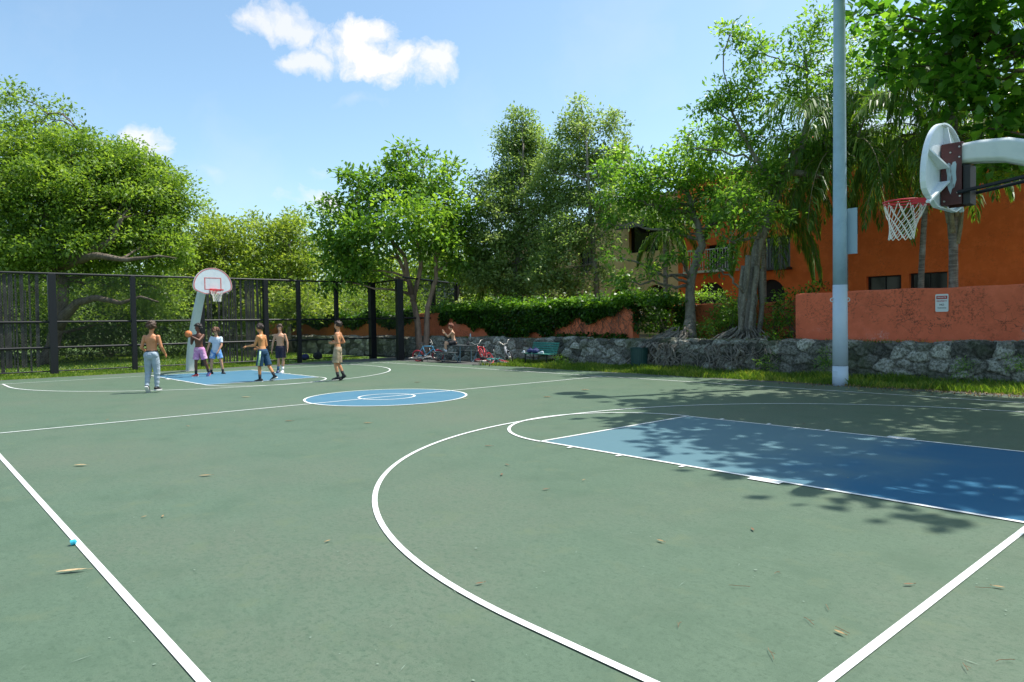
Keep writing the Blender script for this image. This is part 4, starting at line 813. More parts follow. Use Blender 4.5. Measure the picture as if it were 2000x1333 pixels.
# ------------------------------------------------------------------ hoops
m_hoopp = mat('hoop_paint', (.62, .66, .64), .5, noise=[(5, (.52, .58, .57), .5, .75), (30, (.45, .44, .4), .62, .8)])
m_board = mat('board_white', (.72, .77, .80), .45, noise=[(6, (.62, .68, .73), .5, .7)])
m_red = mat('rim_red', (.62, .02, .03), .45); m_pink = mat('faded_red', (.62, .17, .16), .6, noise=[(9, (.66, .34, .32), .5, .7)])
m_maroon = mat('maroon_plate', (.10, .022, .02), .55, noise=[(12, (.06, .015, .015), .4, .65), (28, (.35, .36, .36), .68, .74)])
m_net = mat('net_cord', (.80, .76, .70), .8); m_bolt = mat('bolt_steel', (.5, .48, .45), .4, metal=.8)
m_scr = mat('scraped_metal', (.42, .52, .56), .5, noise=[(16, (.15, .12, .12), .5, .62, (1, 1, .25))])
def hoop(label, loc, rz, net=True, skew=0.0):
    r = empty('basketball_hoop', loc, rz); tag(r, label, 'hoop')
    mb = MB(); P = [(0, -.02), (.08, .5), (.24, 1.0), (.46, 1.5), (.76, 2.0), (1.10, 2.5), (1.42, 2.92), (1.68, 3.2), (1.92, 3.37), (2.15, 3.455), (2.4, 3.485), (2.60, 3.485)]
    n = 12; pts = [(a, 0, b) for a, b in P]; vs = []; prev = None
    for i, p in enumerate(pts):     # rounded rectangular tapering section
        a = Vector(pts[max(0, i-1)]); b = Vector(pts[min(len(pts)-1, i+1)]); t_ = (b-a).normalized(); nn = Vector((-t_.z, 0, t_.x)); k = i/(len(pts)-1); hw = .15-.045*k; hh = .185-.078*k; c = .035
        for (u, v) in ((hw, hh-c), (hw-c, hh), (-hw+c, hh), (-hw, hh-c), (-hw, -hh+c), (-hw+c, -hh), (hw-c, -hh), (hw, -hh+c)): vs.append(Vector(p)+Vector((0, u, 0))+nn*v)
    N = 8; fs = [(i*N+k, i*N+(k+1) % N, (i+1)*N+(k+1) % N, (i+1)*N+k) for i in range(len(pts)-1) for k in range(N)]+[tuple(range(N)), tuple(range((len(pts)-1)*N, len(pts)*N))]
    mb.add(vs, fs); mb.build('gooseneck_pole', m_hoopp, r, bevel=.012)
    mb = MB(); mb.box((0, 0, .012), (.62, .56, .03)); mb.build('base_plate', m_bolt, r)
    xb = 2.76
    poly = [(-.30, 2.905), (.30, 2.905), (.60, 3.02), (.66, 3.07), (.685, 3.14)]
    for a in np.linspace(6, 174, 26): poly.append((.69*math.cos(RAD(a)), 3.17+.68*math.sin(RAD(a))))
    poly += [(-.685, 3.14), (-.66, 3.07), (-.60, 3.02)]
    cen = np.array((0, 3.33))
    mb = MB(); mb.prism(poly, xb-.012, xb, lambda a, b, c: (c, a, b)); mb.build('backboard', m_board, r)
    def strip(pl, s0, s1, x0, x1, name, m):
        mb = MB(); a = [cen+(np.array(p)-cen)*s0 for p in pl]; b = [cen+(np.array(p)-cen)*s1 for p in pl]; n = len(pl)
        vs = [(x0, *q) for q in a]+[(x0, *q) for q in b]+[(x1, *q) for q in a]+[(x1, *q) for q in b]; fs = []
        for k in range(n):
            j = (k+1) % n; fs += [(k, j, n+j, n+k), (2*n+k, 2*n+j, 3*n+j, 3*n+k), (k, j, 2*n+j, 2*n+k), (n+k, n+j, 3*n+j, 3*n+k)]
        mb.add(vs, fs); return mb.build(name, m, r)
    strip(poly, 1.0, .965, xb-.055, xb-.0125, 'rim_flange', m_board)
    strip(poly, .985, .925, xb+.0005, xb+.004, 'border_stripe', m_pink)
    sq = [(-.30, 3.06), (.30, 3.06), (.30, 3.50), (-.30, 3.50)]; c_ = cen; cen = np.array((0, 3.28)); strip(sq, 1.0, .87, xb+.0005, xb+.004, 'target_square', m_pink); cen = c_
    mb = MB()
    for a in (30, 90, 150, 212, 328):
        e = np.array((.66*math.cos(RAD(a)), 3.17+(.65 if a < 180 else .45)*math.sin(RAD(a)))); s_ = np.array((0, 3.28)); d = e-s_; L_ = np.linalg.norm(d); d /= L_; q = np.array((-d[1], d[0]))*.01
        A, B = s_+d*.17, s_+d*(L_-.01)
        vs = []
        for (pt, dep) in ((A, .105), (B, .04)):
            for sg in (-1, 1): vs += [(xb-.0125, *(pt+q*sg)), (xb-.0125-dep, *(pt+q*sg))]
        mb.add(vs, [(0, 1, 5, 4), (2, 6, 7, 3), (1, 3, 7, 5), (0, 4, 6, 2), (0, 2, 3, 1), (4, 5, 7, 6)])
    mb.build('rib', m_board, r)
    mb = MB()
    for s in (-1, 1): mb.box((xb-.125, s*.125, 3.265), (.20, .012, .66))
    mb.box((xb-.125, 0, 3.60), (.20, .238, .012)); mb.box((xb-.037, 0, 3.265), (.012, .238, .64)); mb.build('bracket', m_maroon, r, bevel=.003)
    mb = MB(); mb.box((xb-.262, 0, 3.14), (.07, .20, .42)); mb.build('mounting_block', m_dark, r, bevel=.004)
    for s in (-1, 1):
        for (x, z) in ((xb-.205, 3.55), (xb-.205, 3.44), (xb-.12, 3.5), (xb-.19, 3.06), (xb-.21, 3.02), (xb-.06, 2.98)):
            mb = MB(); mb.tube([(x, s*.131, z), (x, s*.144, z)], .0095, 8); mb.build('bolt', m_bolt, r)
    for s in (-1, 1):
        pl = [(xb-.105, 3.33), (xb-.112, 3.38), (xb-.13, 3.395), (xb-.15, 3.38), (xb-.158, 3.36), (xb-.17, 3.395), (xb-.195, 3.40), (xb-.205, 3.37), (xb-.20, 3.28), (xb-.205, 3.20), (xb-.185, 3.12), (xb-.165, 3.11), (xb-.15, 3.05), (xb-.13, 3.10), (xb-.115, 3.16), (xb-.118, 3.25)]
        mb = MB(); mb.prism(pl, s*.1312, s*.1325, lambda a, b, c: (a+.03, c, b)); mb.build('scrape_mark', m_scr, r)
    mb = MB()
    for s in (-.09, .09): mb.tube([(xb-.19, s*1.6, 3.06), (1.45, s*1.2, 3.20), (1.2, s*1.2, 2.85)], .02, 8)
    mb.build('brace', m_blk, r)
    cx = xb+.15+.229
    rim = MB(); rim.ring((cx, 0, 3.05), .229, .010, (0, 0, 1), 40, 8); rim.ring((cx, 0, 3.018), .224, .007, (0, 0, 1), 40, 6); ro = rim.build('rim', m_red, r, True)
    mb = MB(); mb.box((xb+.006, 0, 3.02), (.012, .24, .16)); mb.add([(xb+.012, -.11, 3.05), (xb+.012, .11, 3.05), (cx-.10, .195, 3.05), (cx-.19, .11, 3.05), (cx-.215, 0, 3.05), (cx-.19, -.11, 3.05), (cx-.10, -.195, 3.05)]+[(xb+.012, -.11, 2.98), (xb+.012, .11, 2.98), (cx-.10, .195, 3.01), (cx-.19, .11, 3.0), (cx-.215, 0, 3.0), (cx-.19, -.11, 3.0), (cx-.10, -.195, 3.01)],
        [(0, 1, 2, 3, 4, 5, 6), (13, 12, 11, 10, 9, 8, 7), (0, 7, 8, 1), (1, 8, 9, 2), (2, 9, 10, 3), (3, 10, 11, 4), (4, 11, 12, 5), (5, 12, 13, 6), (6, 13, 7, 0)]); mb.build('rim_plate', m_red, ro)
    if net:
        mb = MB(); lv = [(0, .224), (-.13, .185), (-.19, .155), (-.245, .14), (-.30, .133), (-.355, .13), (-.41, .132)]; K = 12
        def nd(i, k): z, rr = lv[i]; a = 2*math.pi*(k+.5*(i % 2))/K; return (cx-skew*(-z)+rr*math.cos(a), rr*math.sin(a), 3.035+z)
        for i in range(len(lv)-1):
            for k in range(K):
                a = nd(i, k); 
                for kk in ((k, k-1) if i % 2 == 0 else (k, k+1)):
                    b = nd(i+1, kk); mid = tuple((np.array(a)+b)/2+(.0, 0, -.006)); mb.tube([a, mid, b], .0052, 4, cap=False)
        mb.build('net', m_net, ro)
    return r
hoop('far white fan-backboard hoop with pink border in front of the fence', (-27.55, YC+.02, 0), 0, skew=-.05)
hoop('near hoop seen from behind with maroon bracket and white net', (1.54, YC, 0), math.pi, skew=-.12)

# ------------------------------------------------------------------ light pole
m_galv = mat('pole_galvanised', (.36, .50, .62), .5, metal=.0, noise=[(3, (.29, .42, .54), .45, .65), (60, (.46, .58, .68), .5, .75, (1, 1, 3))])
m_ppaint = mat('pole_paint', (.60, .68, .76), .5, noise=[(2.5, (.54, .63, .73), .45, .7), (22, (.28, .34, .42), .70, .76)])
lp = empty('light_pole', (-6.43, 17.09, 0)); tag(lp, 'tall grey-blue steel light pole with pale painted base in the verge grass', 'light pole')
rad = lambda z: .182-.0046*z-.0000*z
mb = MB(); mb.tube([(0, 0, z) for z in (2.55, 4, 6, 8, 10, 12, 14.0)], [rad(z) for z in (2.55, 4, 6, 8, 10, 12, 14.0)], 28); mb.build('shaft', m_galv, lp, True)
mb = MB(); mb.tube([(0, 0, z) for z in (-.1, .48)], [.188, .186], 28); mb.tube([(0, 0, z) for z in (.49, 1.5, 2.548)], [.185, .178, .1725], 28); mb.build('painted_base', m_ppaint, lp, True)
for s in (-1, 1): mb = MB(); mb.ring((s*.66*.20, s*.75*.20, 2.17), .045, .014, (.75, -.66, 0), 20, 6); mb.build('eye_ring', mat('ring_white', (.68, .68, .66), .5), lp)
mb = MB(); mb.box((-.05, -.183, .28), (.1, .012, .16), None); mb.build('hand_hole_cover', m_ppaint, lp)
mb = MB(); mb.box((.22, .14, 3.9), (.30, .03, 1.15)); 
sp = mb.build('sign_panel', mat('panel_blue', (.36, .47, .55), .5), lp)
for i, (x, y) in enumerate(((-1.2, .12), (-.35, -.16), (.95, -.08))):
    mb = MB(); mb.tube([(0, 0, 13.7), (x*.9, y*.9, 13.72)], .035, 8); a = mb.build('lamp_arm', m_galv, lp)
    mb = MB(); mb.tube([(x, y, 13.92), (x, y, 13.8), (x, y, 13.68), (x, y, 13.5)], [.09, .2, .36, .40], 20); mb.build('lamp_head', m_galv, a)

# ------------------------------------------------------------------ bench, bin, picnic table
m_gslat = mat('bench_green', (.025, .17, .14), .5, noise=[(8, (.07, .30, .25), .5, .7)]); m_gbin = mat('bin_green', (.008, .05, .045), .45, noise=[(7, (.02, .08, .07), .5, .75)])
bn = empty('park_bench', (-19.0, 18.45, 0), RAD(-8)); tag(bn, 'green slatted bench with bags and shoes left on its seat', 'bench')
for i in range(5):
    mb = MB(); mb.box((0, -.14+i*.085, .44), (1.75, .07, .03)); mb.build('seat_slat', m_gslat, bn, bevel=.006)
for i in range(5):
    mb = MB(); mb.box((0, .26+i*.028, .50+i*.088), (1.75, .028, .072), Matrix.Rotation(RAD(-16), 3, 'X')); mb.build('back_slat', m_gslat, bn, bevel=.006)
for s in (-.72, .72):
    mb = MB(); mb.tube([(s, -.16, -.02), (s, -.15, .41)], .022, 8); mb.tube([(s, .22, -.02), (s, .24, .42), (s, .42, .92)], .022, 8); mb.tube([(s, -.17, .415), (s, .25, .415)], .018, 8); mb.build('leg_frame', m_blk, bn)
bi = empty('litter_bin', (-14.3, 18.9, 0)); tag(bi, 'dark green litter bin in the grass beside the ficus roots', 'bin')
mb = MB(); n = 48; zs = (-.03, .72)
vs = []
for z, k in ((-.03, .92), (.36, .97), (.72, 1.0)):
    for i in range(n): a = 2*math.pi*i/n; r_ = .30*k*(1+.025*(i % 2)); vs.append((r_*math.cos(a), r_*math.sin(a), z))
mb.add(vs, [(j*n+i, j*n+(i+1) % n, (j+1)*n+(i+1) % n, (j+1)*n+i) for j in range(2) for i in range(n)]+[tuple(range(n-1, -1, -1))]); mb.build('barrel', m_gbin, bi)
mb = MB(); mb.ring((0, 0, .735), .305, .022, (0, 0, 1), 40, 8); mb.build('hoop_band', m_gbin, bi, True); mb = MB(); mb.ring((0, 0, .1), .292, .012, (0, 0, 1), 40, 6); mb.build('hoop_band', m_gbin, bi, True)
mb = MB(); mb.tube([(0, 0, .60), (0, 0, .62)], .28, 24); mb.build('liner', m_dark, bi)
pt = empty('picnic_table', (-23.6, 17.85, 0), RAD(-4)); tag(pt, 'dark picnic table with bent steel tube legs where the seated boy rests', 'table')
m_ptop = mat('table_dark', (.045, .055, .06), .6, noise=[(6, (.09, .11, .12), .5, .7)]); m_tub = mat('tube_blue_grey', (.16, .24, .29), .4, metal=.4)
mb = MB(); 
for i in range(4): mb.box((0, -.27+i*.18, .73), (1.9, .165, .04))
mb.build('table_top', m_ptop, pt, bevel=.005)
for s in (-1, 1):
    mb = MB(); mb.box((0, s*.72, .44), (1.9, .25, .04)); mb.build('seat', m_ptop, pt, bevel=.005)
for s in (-.65, .65):
    mb = MB(); mb.tube([(s, -.78, .42), (s, -.60, .40), (s, -.40, .02), (s, -.30, .02), (s, -.28, .70), (s, .28, .70), (s, .30, .02), (s, .40, .02), (s, .60, .40), (s, .78, .42)], .026, 8); mb.build('tube_leg', m_tub, pt)
m_navy = mat('bag_navy', (.02, .03, .12), .8, bump=(12, .8, .03)); m_lite = mat('shoe_light', (.55, .62, .68), .7); m_blackc = mat('bag_black', (.015, .016, .02), .85, bump=(10, .9, .04))
def bag(label, x, y, z, s, m, seed, rz=0):
    r = empty('backpack', (x, y, z), rz); tag(r, label, 'bag'); mb = MB(); rg = random.Random(seed)
    mb.ell((0, 0, .5*s*.6), (.5*s, .34*s, .32*s), 16, 10); mb.v = [(a*(1+.10*math.sin(9*b+seed+7*c)), b*(1+.12*math.sin(8*a+seed)), max(.002, c+.03*s*math.sin(14*a+11*b))) for a, b, c in mb.v]; mb.build('body', m, r, True)
    mb = MB(); mb.ell((.08*s, -.28*s, .24*s), (.26*s, .10*s, .16*s), 12, 8); mb.build('pocket', m, r, True)
    mb = MB(); mb.tube([(-.16*s, 0, .58*s), (-.08*s, 0, .72*s), (.08*s, 0, .72*s), (.16*s, 0, .58*s)], .016, 6); mb.build('handle', m, r); return r
bag('navy bag on the green bench, left of the other', -19.48, 18.42, .457, .30, m_navy, 1)
bag('navy and pale bag in the middle of the green bench seat', -19.12, 18.38, .457, .32, m_navy, 2, 1)
bag('black backpack on the ground behind the fence near the stone wall', -31.5, 15.05, 0, .62, m_blackc, 3)
bag('dark bag standing by the fence next to the black backpack', -31.4, 14.3, 0, .50, m_navy, 4, .6)
bag('small black bag on the picnic table behind the seated boy', -22.95, 17.95, .752, .24, m_blackc, 5)
def shoe_mb(l=.27, w=.095, h=.085):
    mb = MB(); n = 12; secs = [(-.5, .55, .8), (-.42, .85, 1.05), (-.2, .92, 1.15), (.02, .95, .85), (.2, 1.05, .62), (.36, .95, .5), (.5, .45, .34)]; vs = []
    for (t_, ww, hh) in secs:
        for k in range(n): a = 2*math.pi*k/n; vs.append((w/2*ww*math.cos(a), l*t_, max(.012, h*hh*.5+h*hh*.5*math.sin(a)))) 
    mb.add(vs, [(i*n+k, i*n+(k+1) % n, (i+1)*n+(k+1) % n, (i+1)*n+k) for i in range(len(secs)-1) for k in range(n)]+[tuple(range(n)), tuple(range((len(secs)-1)*n, len(secs)*n))]); return mb
def sole_mb(l=.28, w=.10):
    mb = MB(); poly = [(w/2*a, l*b) for a, b in ((-.6, -.5), (.6, -.5), (.85, -.42), (.85, -.1), (1.0, .2), (.8, .42), (.3, .5), (-.3, .5), (-.8, .42), (-1.0, .2), (-.85, -.1), (-.85, -.42))]; mb.prism(poly, -.008, .016); return mb
for i, (x, y, rz_) in enumerate(((-19.75, 18.3, 1.2), (-18.72, 18.3, 1.7))):
    r = empty('shoe', (x, y, .468), rz_); tag(r, ('pale sneaker at the left end of the bench seat', 'pale sneaker on the bench seat right of the bags')[i], 'shoe', 'sneakers left on the bench'); shoe_mb().build('upper', m_lite, r, True); sole_mb().build('sole', m_net, r)
# bottle standing on stone wall
r = empty('water_bottle', (onY(919, 662, 19.6)[0], 19.6, 1.0)); tag(r, 'clear pale plastic bottle standing on the stone wall behind the picnic table', 'bottle')
mb = MB(); mb.tube([(0, 0, z) for z in (0, .01, .16, .2, .215)], [.033, .036, .036, .018, .015], 14); mb.build('body', mat('bottle_plastic', (.6, .75, .8), .1), r, True); mb = MB(); mb.tube([(0, 0, .216), (0, 0, .24)], .017, 12); mb.build('cap', m_whitep, r)

# ------------------------------------------------------------------ bicycles
def bike(label, loc, rz, roll, frame_m, tyre_m, rim_m, pitch=0, wr=.27, steer=.5, lift=0):
    r = bpy.data.objects.new('bicycle', None); C.objects.link(r); tag(r, label, 'bicycle', 'bicycles dropped by the picnic table'); 
    r.matrix_world = Matrix.Translation((loc[0], loc[1], loc[2]+lift)) @ Matrix.Rotation(rz, 4, 'Z') @ Matrix.Rotation(pitch, 4, 'Y') @ Matrix.Rotation(roll, 4, 'X')
    A = (-.46, 0, wr); F = (.48, 0, wr); bb = (-.08, 0, wr+.02); st = (-.2, 0, .72); hd = (.27, 0, .72); hb = (.30, 0, .60)
    mb = MB()
    for a, b, rr in ((bb, st, .018), (st, hd, .018), (bb, hb, .021), (hd, hb, .022)): mb.tube([a, b], rr, 8)
    for s in (-.05, .05): mb.tube([(bb[0], s*.5, bb[2]), (A[0], s, A[2])], .010, 6); mb.tube([(st[0], s*.4, st[2]-.04), (A[0], s, A[2])], .009, 6)
    mb.build('frame', frame_m, r, True)
    mb = MB(); mb.tube([(-.2, 0, .70), (-.225, 0, .82)], .013, 8); mb.build('seat_post', m_bolt, r)
    mb = MB(); mb.ell((-.24, 0, .85), (.13, .06, .028), 12, 8); mb.ell((-.13, 0, .85), (.09, .025, .02), 10, 6); mb.build('saddle', m_blackc, r, True)
    q = Matrix.Rotation(steer, 3, 'Z')
    def sp(p): v = Vector(p)-Vector(hd); v = q @ v; return tuple(v+Vector(hd))
    mb = MB(); mb.tube([hd, sp((.24, 0, .82))], .014, 8); mb.tube([sp((.16, -.33, .98)), sp((.22, -.2, .97)), sp((.27, -.09, .83)), sp((.27, .09, .83)), sp((.22, .2, .97)), sp((.16, .33, .98))], .012, 8); hbar = mb.build('handlebar', m_bolt, r, True)
    for s in (-1, 1):
        g = MB(); g.tube([sp((.165, s*.30, .98)), sp((.155, s*.40, .985))], .018, 8); g.build('grip', m_blackc, hbar)
    mb = MB(); mb.tube([hb, sp((.33, 0, .56))], .02, 8)
    for s in (-.055, .055): mb.tube([sp((.33, 0, .56)), sp((.34, s, .54)), sp((F[0], s, F[2]))], .012, 6)
    mb.build('fork', frame_m, r, True)
    mb = MB(); mb.ring(bb, .07, .008, (0, 1, 0), 20, 5); mb.tube([(bb[0], -.09, bb[2]), (bb[0]+.02, -.09, bb[2]-.15), (bb[0]+.02, -.15, bb[2]-.15)], .01, 6); mb.tube([(bb[0], .09, bb[2]), (bb[0]-.02, .09, bb[2]+.15), (bb[0]-.02, .15, bb[2]+.15)], .01, 6); mb.tube([(bb[0], -.09, bb[2]), (bb[0], .09, bb[2])], .012, 6); cr_ = mb.build('crank', m_bolt, r)
    g = MB(); g.box((bb[0]+.02, -.15, bb[2]-.15), (.09, .08, .02)); g.box((bb[0]-.02, .15, bb[2]+.15), (.09, .08, .02)); g.build('pedal', m_blackc, cr_)
    for i, c_ in enumerate((A, F)):
        ax = Vector((0, 1, 0)) if i == 0 else q @ Vector((0, 1, 0)); c2 = c_ if i == 0 else sp(c_)
        wl = MB(); wl.ring(c2, wr-.045, .010, ax, 30, 6); wo_ = wl.build('wheel', rim_m, r, True)
        t_ = MB(); t_.ring(c2, wr-.018, .023, ax, 32, 8); t_.build('tyre', tyre_m, wo_, True)
        s_ = MB(); qq = ax.to_track_quat('Z', 'Y')
        for k in range(20): d = qq @ Vector((math.cos(k*.314), math.sin(k*.314), 0)); s_.tube([Vector(c2)+ax*.02*(1 if k % 2 else -1), Vector(c2)+d*(wr-.05)], .0018, 3, cap=False)
        s_.tube([Vector(c2)-ax*.045, Vector(c2)+ax*.045], .018, 8); s_.build('spokes', m_bolt, wo_)
    return r
m_rub = mat('rubber', (.02, .02, .022), .8); m_rubr = mat('rubber_red', (.42, .03, .05), .7); m_rubw = mat('tyre_pale', (.55, .55, .54), .7)
fm = lambda n, c: mat(n, c, .3)
BR = RAD(42)    # image-right heading
bike('light blue bicycle leaning upright with dark red wheels', (-24.95, 17.2, 0), RAD(38), RAD(14), fm('frame_sky', (.10, .38, .62)), m_rubr, m_rubr, steer=.3)
bike('grey bicycle lying flat left of the picnic table', (-24.6, 16.75, .13), RAD(55), RAD(-82), fm('frame_grey', (.35, .35, .36)), m_rub, m_bolt, steer=.2)
bike('silver bicycle standing upright against the stone wall with black wheels', (-20.9, 18.5, 0), RAD(-35), RAD(12), fm('frame_silver', (.60, .60, .63)), m_rub, m_rub, steer=.3)
bike('red bicycle tipped up end-on between the silver and teal bicycles', (-21.1, 17.45, .05), RAD(-70), RAD(24), fm('frame_red', (.55, .02, .03)), m_rubr, m_red, pitch=RAD(-8), steer=.7)
bike('teal bicycle lying on its side with one white and red wheel', (-20.5, 17.35, .14), RAD(35), RAD(78), fm('frame_teal', (.04, .34, .34)), m_rubr, m_rubw, steer=-.2)

# ------------------------------------------------------------------ small things on the court
rg = random.Random(12)
LV = [(157, 911, .17, 'pale curled brown leaf left of the near sideline top'), (401, 931, .14, 'brown leaf lying between sideline and three point arc'), (140, 1119, .20, 'large pale dried leaf beside the near white sideline'), (954, 873, .11, 'tan curled leaf just outside the near free throw circle'),
      (564, 824, .15, 'dark leaf below the centre circle left edge'), (718, 828, .15, 'brown leaf below the centre circle'), (909, 780, .14, 'yellow leaf touching the right edge of the centre circle'), (480, 777, .24, 'yellow leaf between far key and centre circle'), (1775, 1145, .07, 'small tan leaf inside the near baseline'),
      (815, 748, .2, 'dark leaf above the centre circle'), (1069, 777, .2, 'brown leaf left of the lamp shadow'), (1143, 763, .22, 'yellow leaf above the lamp shadow'), (937, 1143, .06, 'tiny red brown leaf inside the three point arc')]
GEN = [(367, 834), (210, 821), (355, 812), (1265, 752), (990, 910), (980, 929), (865, 811), (282, 1012), (318, 1011), (1066, 958), (1140, 940), (1470, 1037), (1640, 1240), (1950, 1150), (870, 722), (640, 1060), (1290, 1060), (83, 785), (1570, 830), (1890, 830)]
def leaf(px, py, s, label, group=None, wk=.15, az=None):
    p = onZ(px, py); r = 0; mb = MB(); a = rg.uniform(0, 6.28) if az is None else az; n = 7; vs = []; cu_ = rg.uniform(.15, .4)
    for i in range(n):
        t_ = i/(n-1); w_ = wk*math.sin(math.pi*min(1, t_*.93+.05))*s; x = (t_-.5)*s
        for j in (-1, 0, 1): vs.append((x, j*w_, .004+abs(j)*cu_*w_+.25*s*cu_*(t_-.4)**2))
    mb.add(vs, [(3*i+j, 3*i+j+1, 3*i+j+4, 3*i+j+3) for i in range(n-1) for j in (0, 1)]); mb.tube([(s*.5, 0, .006), (s*.68, .02*s, .006)], .0022, 4)
    o = mb.build('fallen_leaf', dry[2] if 'pale' in label or 'yellow' in label else dry[1] if 'dark' in label else rg.choice(dry[:2]), None); o.location = (p[0], p[1], .010); o.rotation_euler = (0, 0, a); tag(o, label, 'leaf', group)
dry = [mat('dry_tan', (.38, .25, .11), .8, noise=[(40, (.2, .11, .05), .4, .7)]), mat('dry_brown', (.17, .09, .045), .8, noise=[(40, (.28, .17, .08), .5, .7)]), mat('dry_pale', (.48, .37, .21), .8, noise=[(40, (.3, .2, .1), .5, .7)])]
for q in LV: leaf(*q, group='fallen leaves on the court', wk=.10 if 'large' in q[3] else .15, az=RAD(62) if 'large' in q[3] else RAD(48+rg.uniform(-25, 25)))
for q in GEN: leaf(q[0], q[1], rg.uniform(.05, .09), 'tiny dry brown leaf fragment lying on the green court', 'tiny leaf fragments on the court')
for i, (px, py) in enumerate(((1612, 1185), (1523, 1120), (1465, 1150), (1570, 1210), (1935, 1152), (1325, 1230), (1945, 1297), (1880, 1300), (1660, 1242), (1500, 1270))):
    p = onZ(px, py); mb = MB(); a = rg.uniform(0, 6.28); Lg = rg.uniform(.07, .14); x = 0; y = 0; pts = [(0, 0, .003)]
    for k in range(5): a += rg.uniform(-.35, .35); x += Lg/5*math.cos(a); y += Lg/5*math.sin(a); pts.append((x, y, .003+rg.uniform(0, .006)))
    mb.tube(pts, .0016, 4); 
    if rg.random() < .6: mb.tube([pts[2], (pts[2][0]+.03*math.cos(a+.9), pts[2][1]+.03*math.sin(a+.9), .006)], .0012, 4)
    o = mb.build('dry_twig', dry[1], None); o.location = (p[0], p[1], .010); tag(o, 'thin curved dry brown twig lying on the near part of the court', 'twig', 'thin dry twigs on the court')
p = onZ(139, 1066); mb = MB(); mb.tube([(0, 0, .012), (.012, .03, .02)], [.024, .02], 14); mb.tube([(.012, .03, .02), (.014, .036, .022)], [.011, .009], 10); o = mb.build('bottle_cap', mat('cap_blue', (.05, .45, .6), .35), None); o.location = tuple(p+np.array((0, 0, .01))); tag(o, 'light blue plastic cap touching the near sideline', 'cap')
# chips and specks worn through the court paint
rng = np.random.default_rng(21); mb = MB()
for i in range(170):
    d_ = rng.uniform(2.5, 12); an = YAW+rng.uniform(-.62, .62); x, y = CAM[0]+d_*math.cos(an), CAM[1]+d_*math.sin(an); s = rng.uniform(.003, .010)*(1 if rng.random() < .93 else 1.8)
    n = 6; mb.add([(x+s*rng.uniform(.5, 1)*math.cos(k), y+s*rng.uniform(.5, 1)*math.sin(k), .0062) for k in np.linspace(0, 6.28, n, endpoint=False)], [tuple(range(n))])
for i in range(60):
    d_ = rng.uniform(2.2, 11); an = YAW+rng.uniform(-.62, .62); x, y = CAM[0]+d_*math.cos(an), CAM[1]+d_*math.sin(an); a = rng.uniform(-.5, .9)+2.2; l_ = rng.uniform(.01, .06); w_ = rng.uniform(.0008, .003); dx, dy = math.cos(a), math.sin(a)
    mb.add([(x-dx*l_, y-dy*l_, .0064), (x-dy*w_, y+dx*w_, .0064), (x+dx*l_, y+dy*l_, .0064), (x+dy*w_, y-dx*w_, .0064)], [(0, 3, 2, 1)])
o = mb.build('court_specks', mat('chalk_speck', (.20, .27, .20), .9)); tag(o, kind='structure')
# ------------------------------------------------------------------ people
def loft(mb, secs, n=14):
    """secs: (centre, right vec, fwd vec, rx, ry); closed with a cone point at both ends"""
    vs = []; 
    for c, r_, f_, rx, ry in secs:
        for k in range(n): a = 2*math.pi*k/n; vs.append(np.array(c)+np.array(r_)*rx*math.cos(a)+np.array(f_)*ry*math.sin(a))
    fs = [(i*n+k, i*n+(k+1) % n, (i+1)*n+(k+1) % n, (i+1)*n+k) for i in range(len(secs)-1) for k in range(n)]
    fs += [tuple(range(n-1, -1, -1)), tuple(range((len(secs)-1)*n, len(secs)*n))]; mb.add(vs, fs)
def U(v): v = np.array(v, float); return v/np.linalg.norm(v)
def caps(mb, a, b, r0, r1, mid=None, tm=.35):
    a = np.array(a, float); b = np.array(b, float)
    pts = [a, b] if mid is None else [a, a+(b-a)*tm, a+(b-a)*.7, b]; rs = [r0, r1] if mid is None else [r0, mid, (mid+r1)/2, r1]
    mb.tube(pts, rs, 12); mb.ell(a, r0, 12, 8); mb.ell(b, r1, 12, 8)
def remesh(mb, name, m, parent, vox=.011, sm=3, fac=.5):
    o = mb.build(name, m, None, True)
    q = o.modifiers.new('r', 'REMESH'); q.mode = 'VOXEL'; q.voxel_size = vox; q.use_smooth_shade = True
    q = o.modifiers.new('s', 'SMOOTH'); q.iterations = sm; q.factor = fac
    bpy.context.view_layer.update(); dg = bpy.context.evaluated_depsgraph_get()
    me = bpy.data.meshes.new_from_object(o.evaluated_get(dg)); me.name = name; me.materials.clear(); me.materials.append(m); bpy.data.objects.remove(o)
    p = link(name, me, parent); return p
def skin(name, c): return mat(name, c, .5, noise=[(9, tuple(x*.82 for x in c), .45, .7)], spec=.4)
m_eye = mat('eye_dark', (.01, .008, .008), .2); m_lip = mat('lips', (.25, .08, .06), .5)
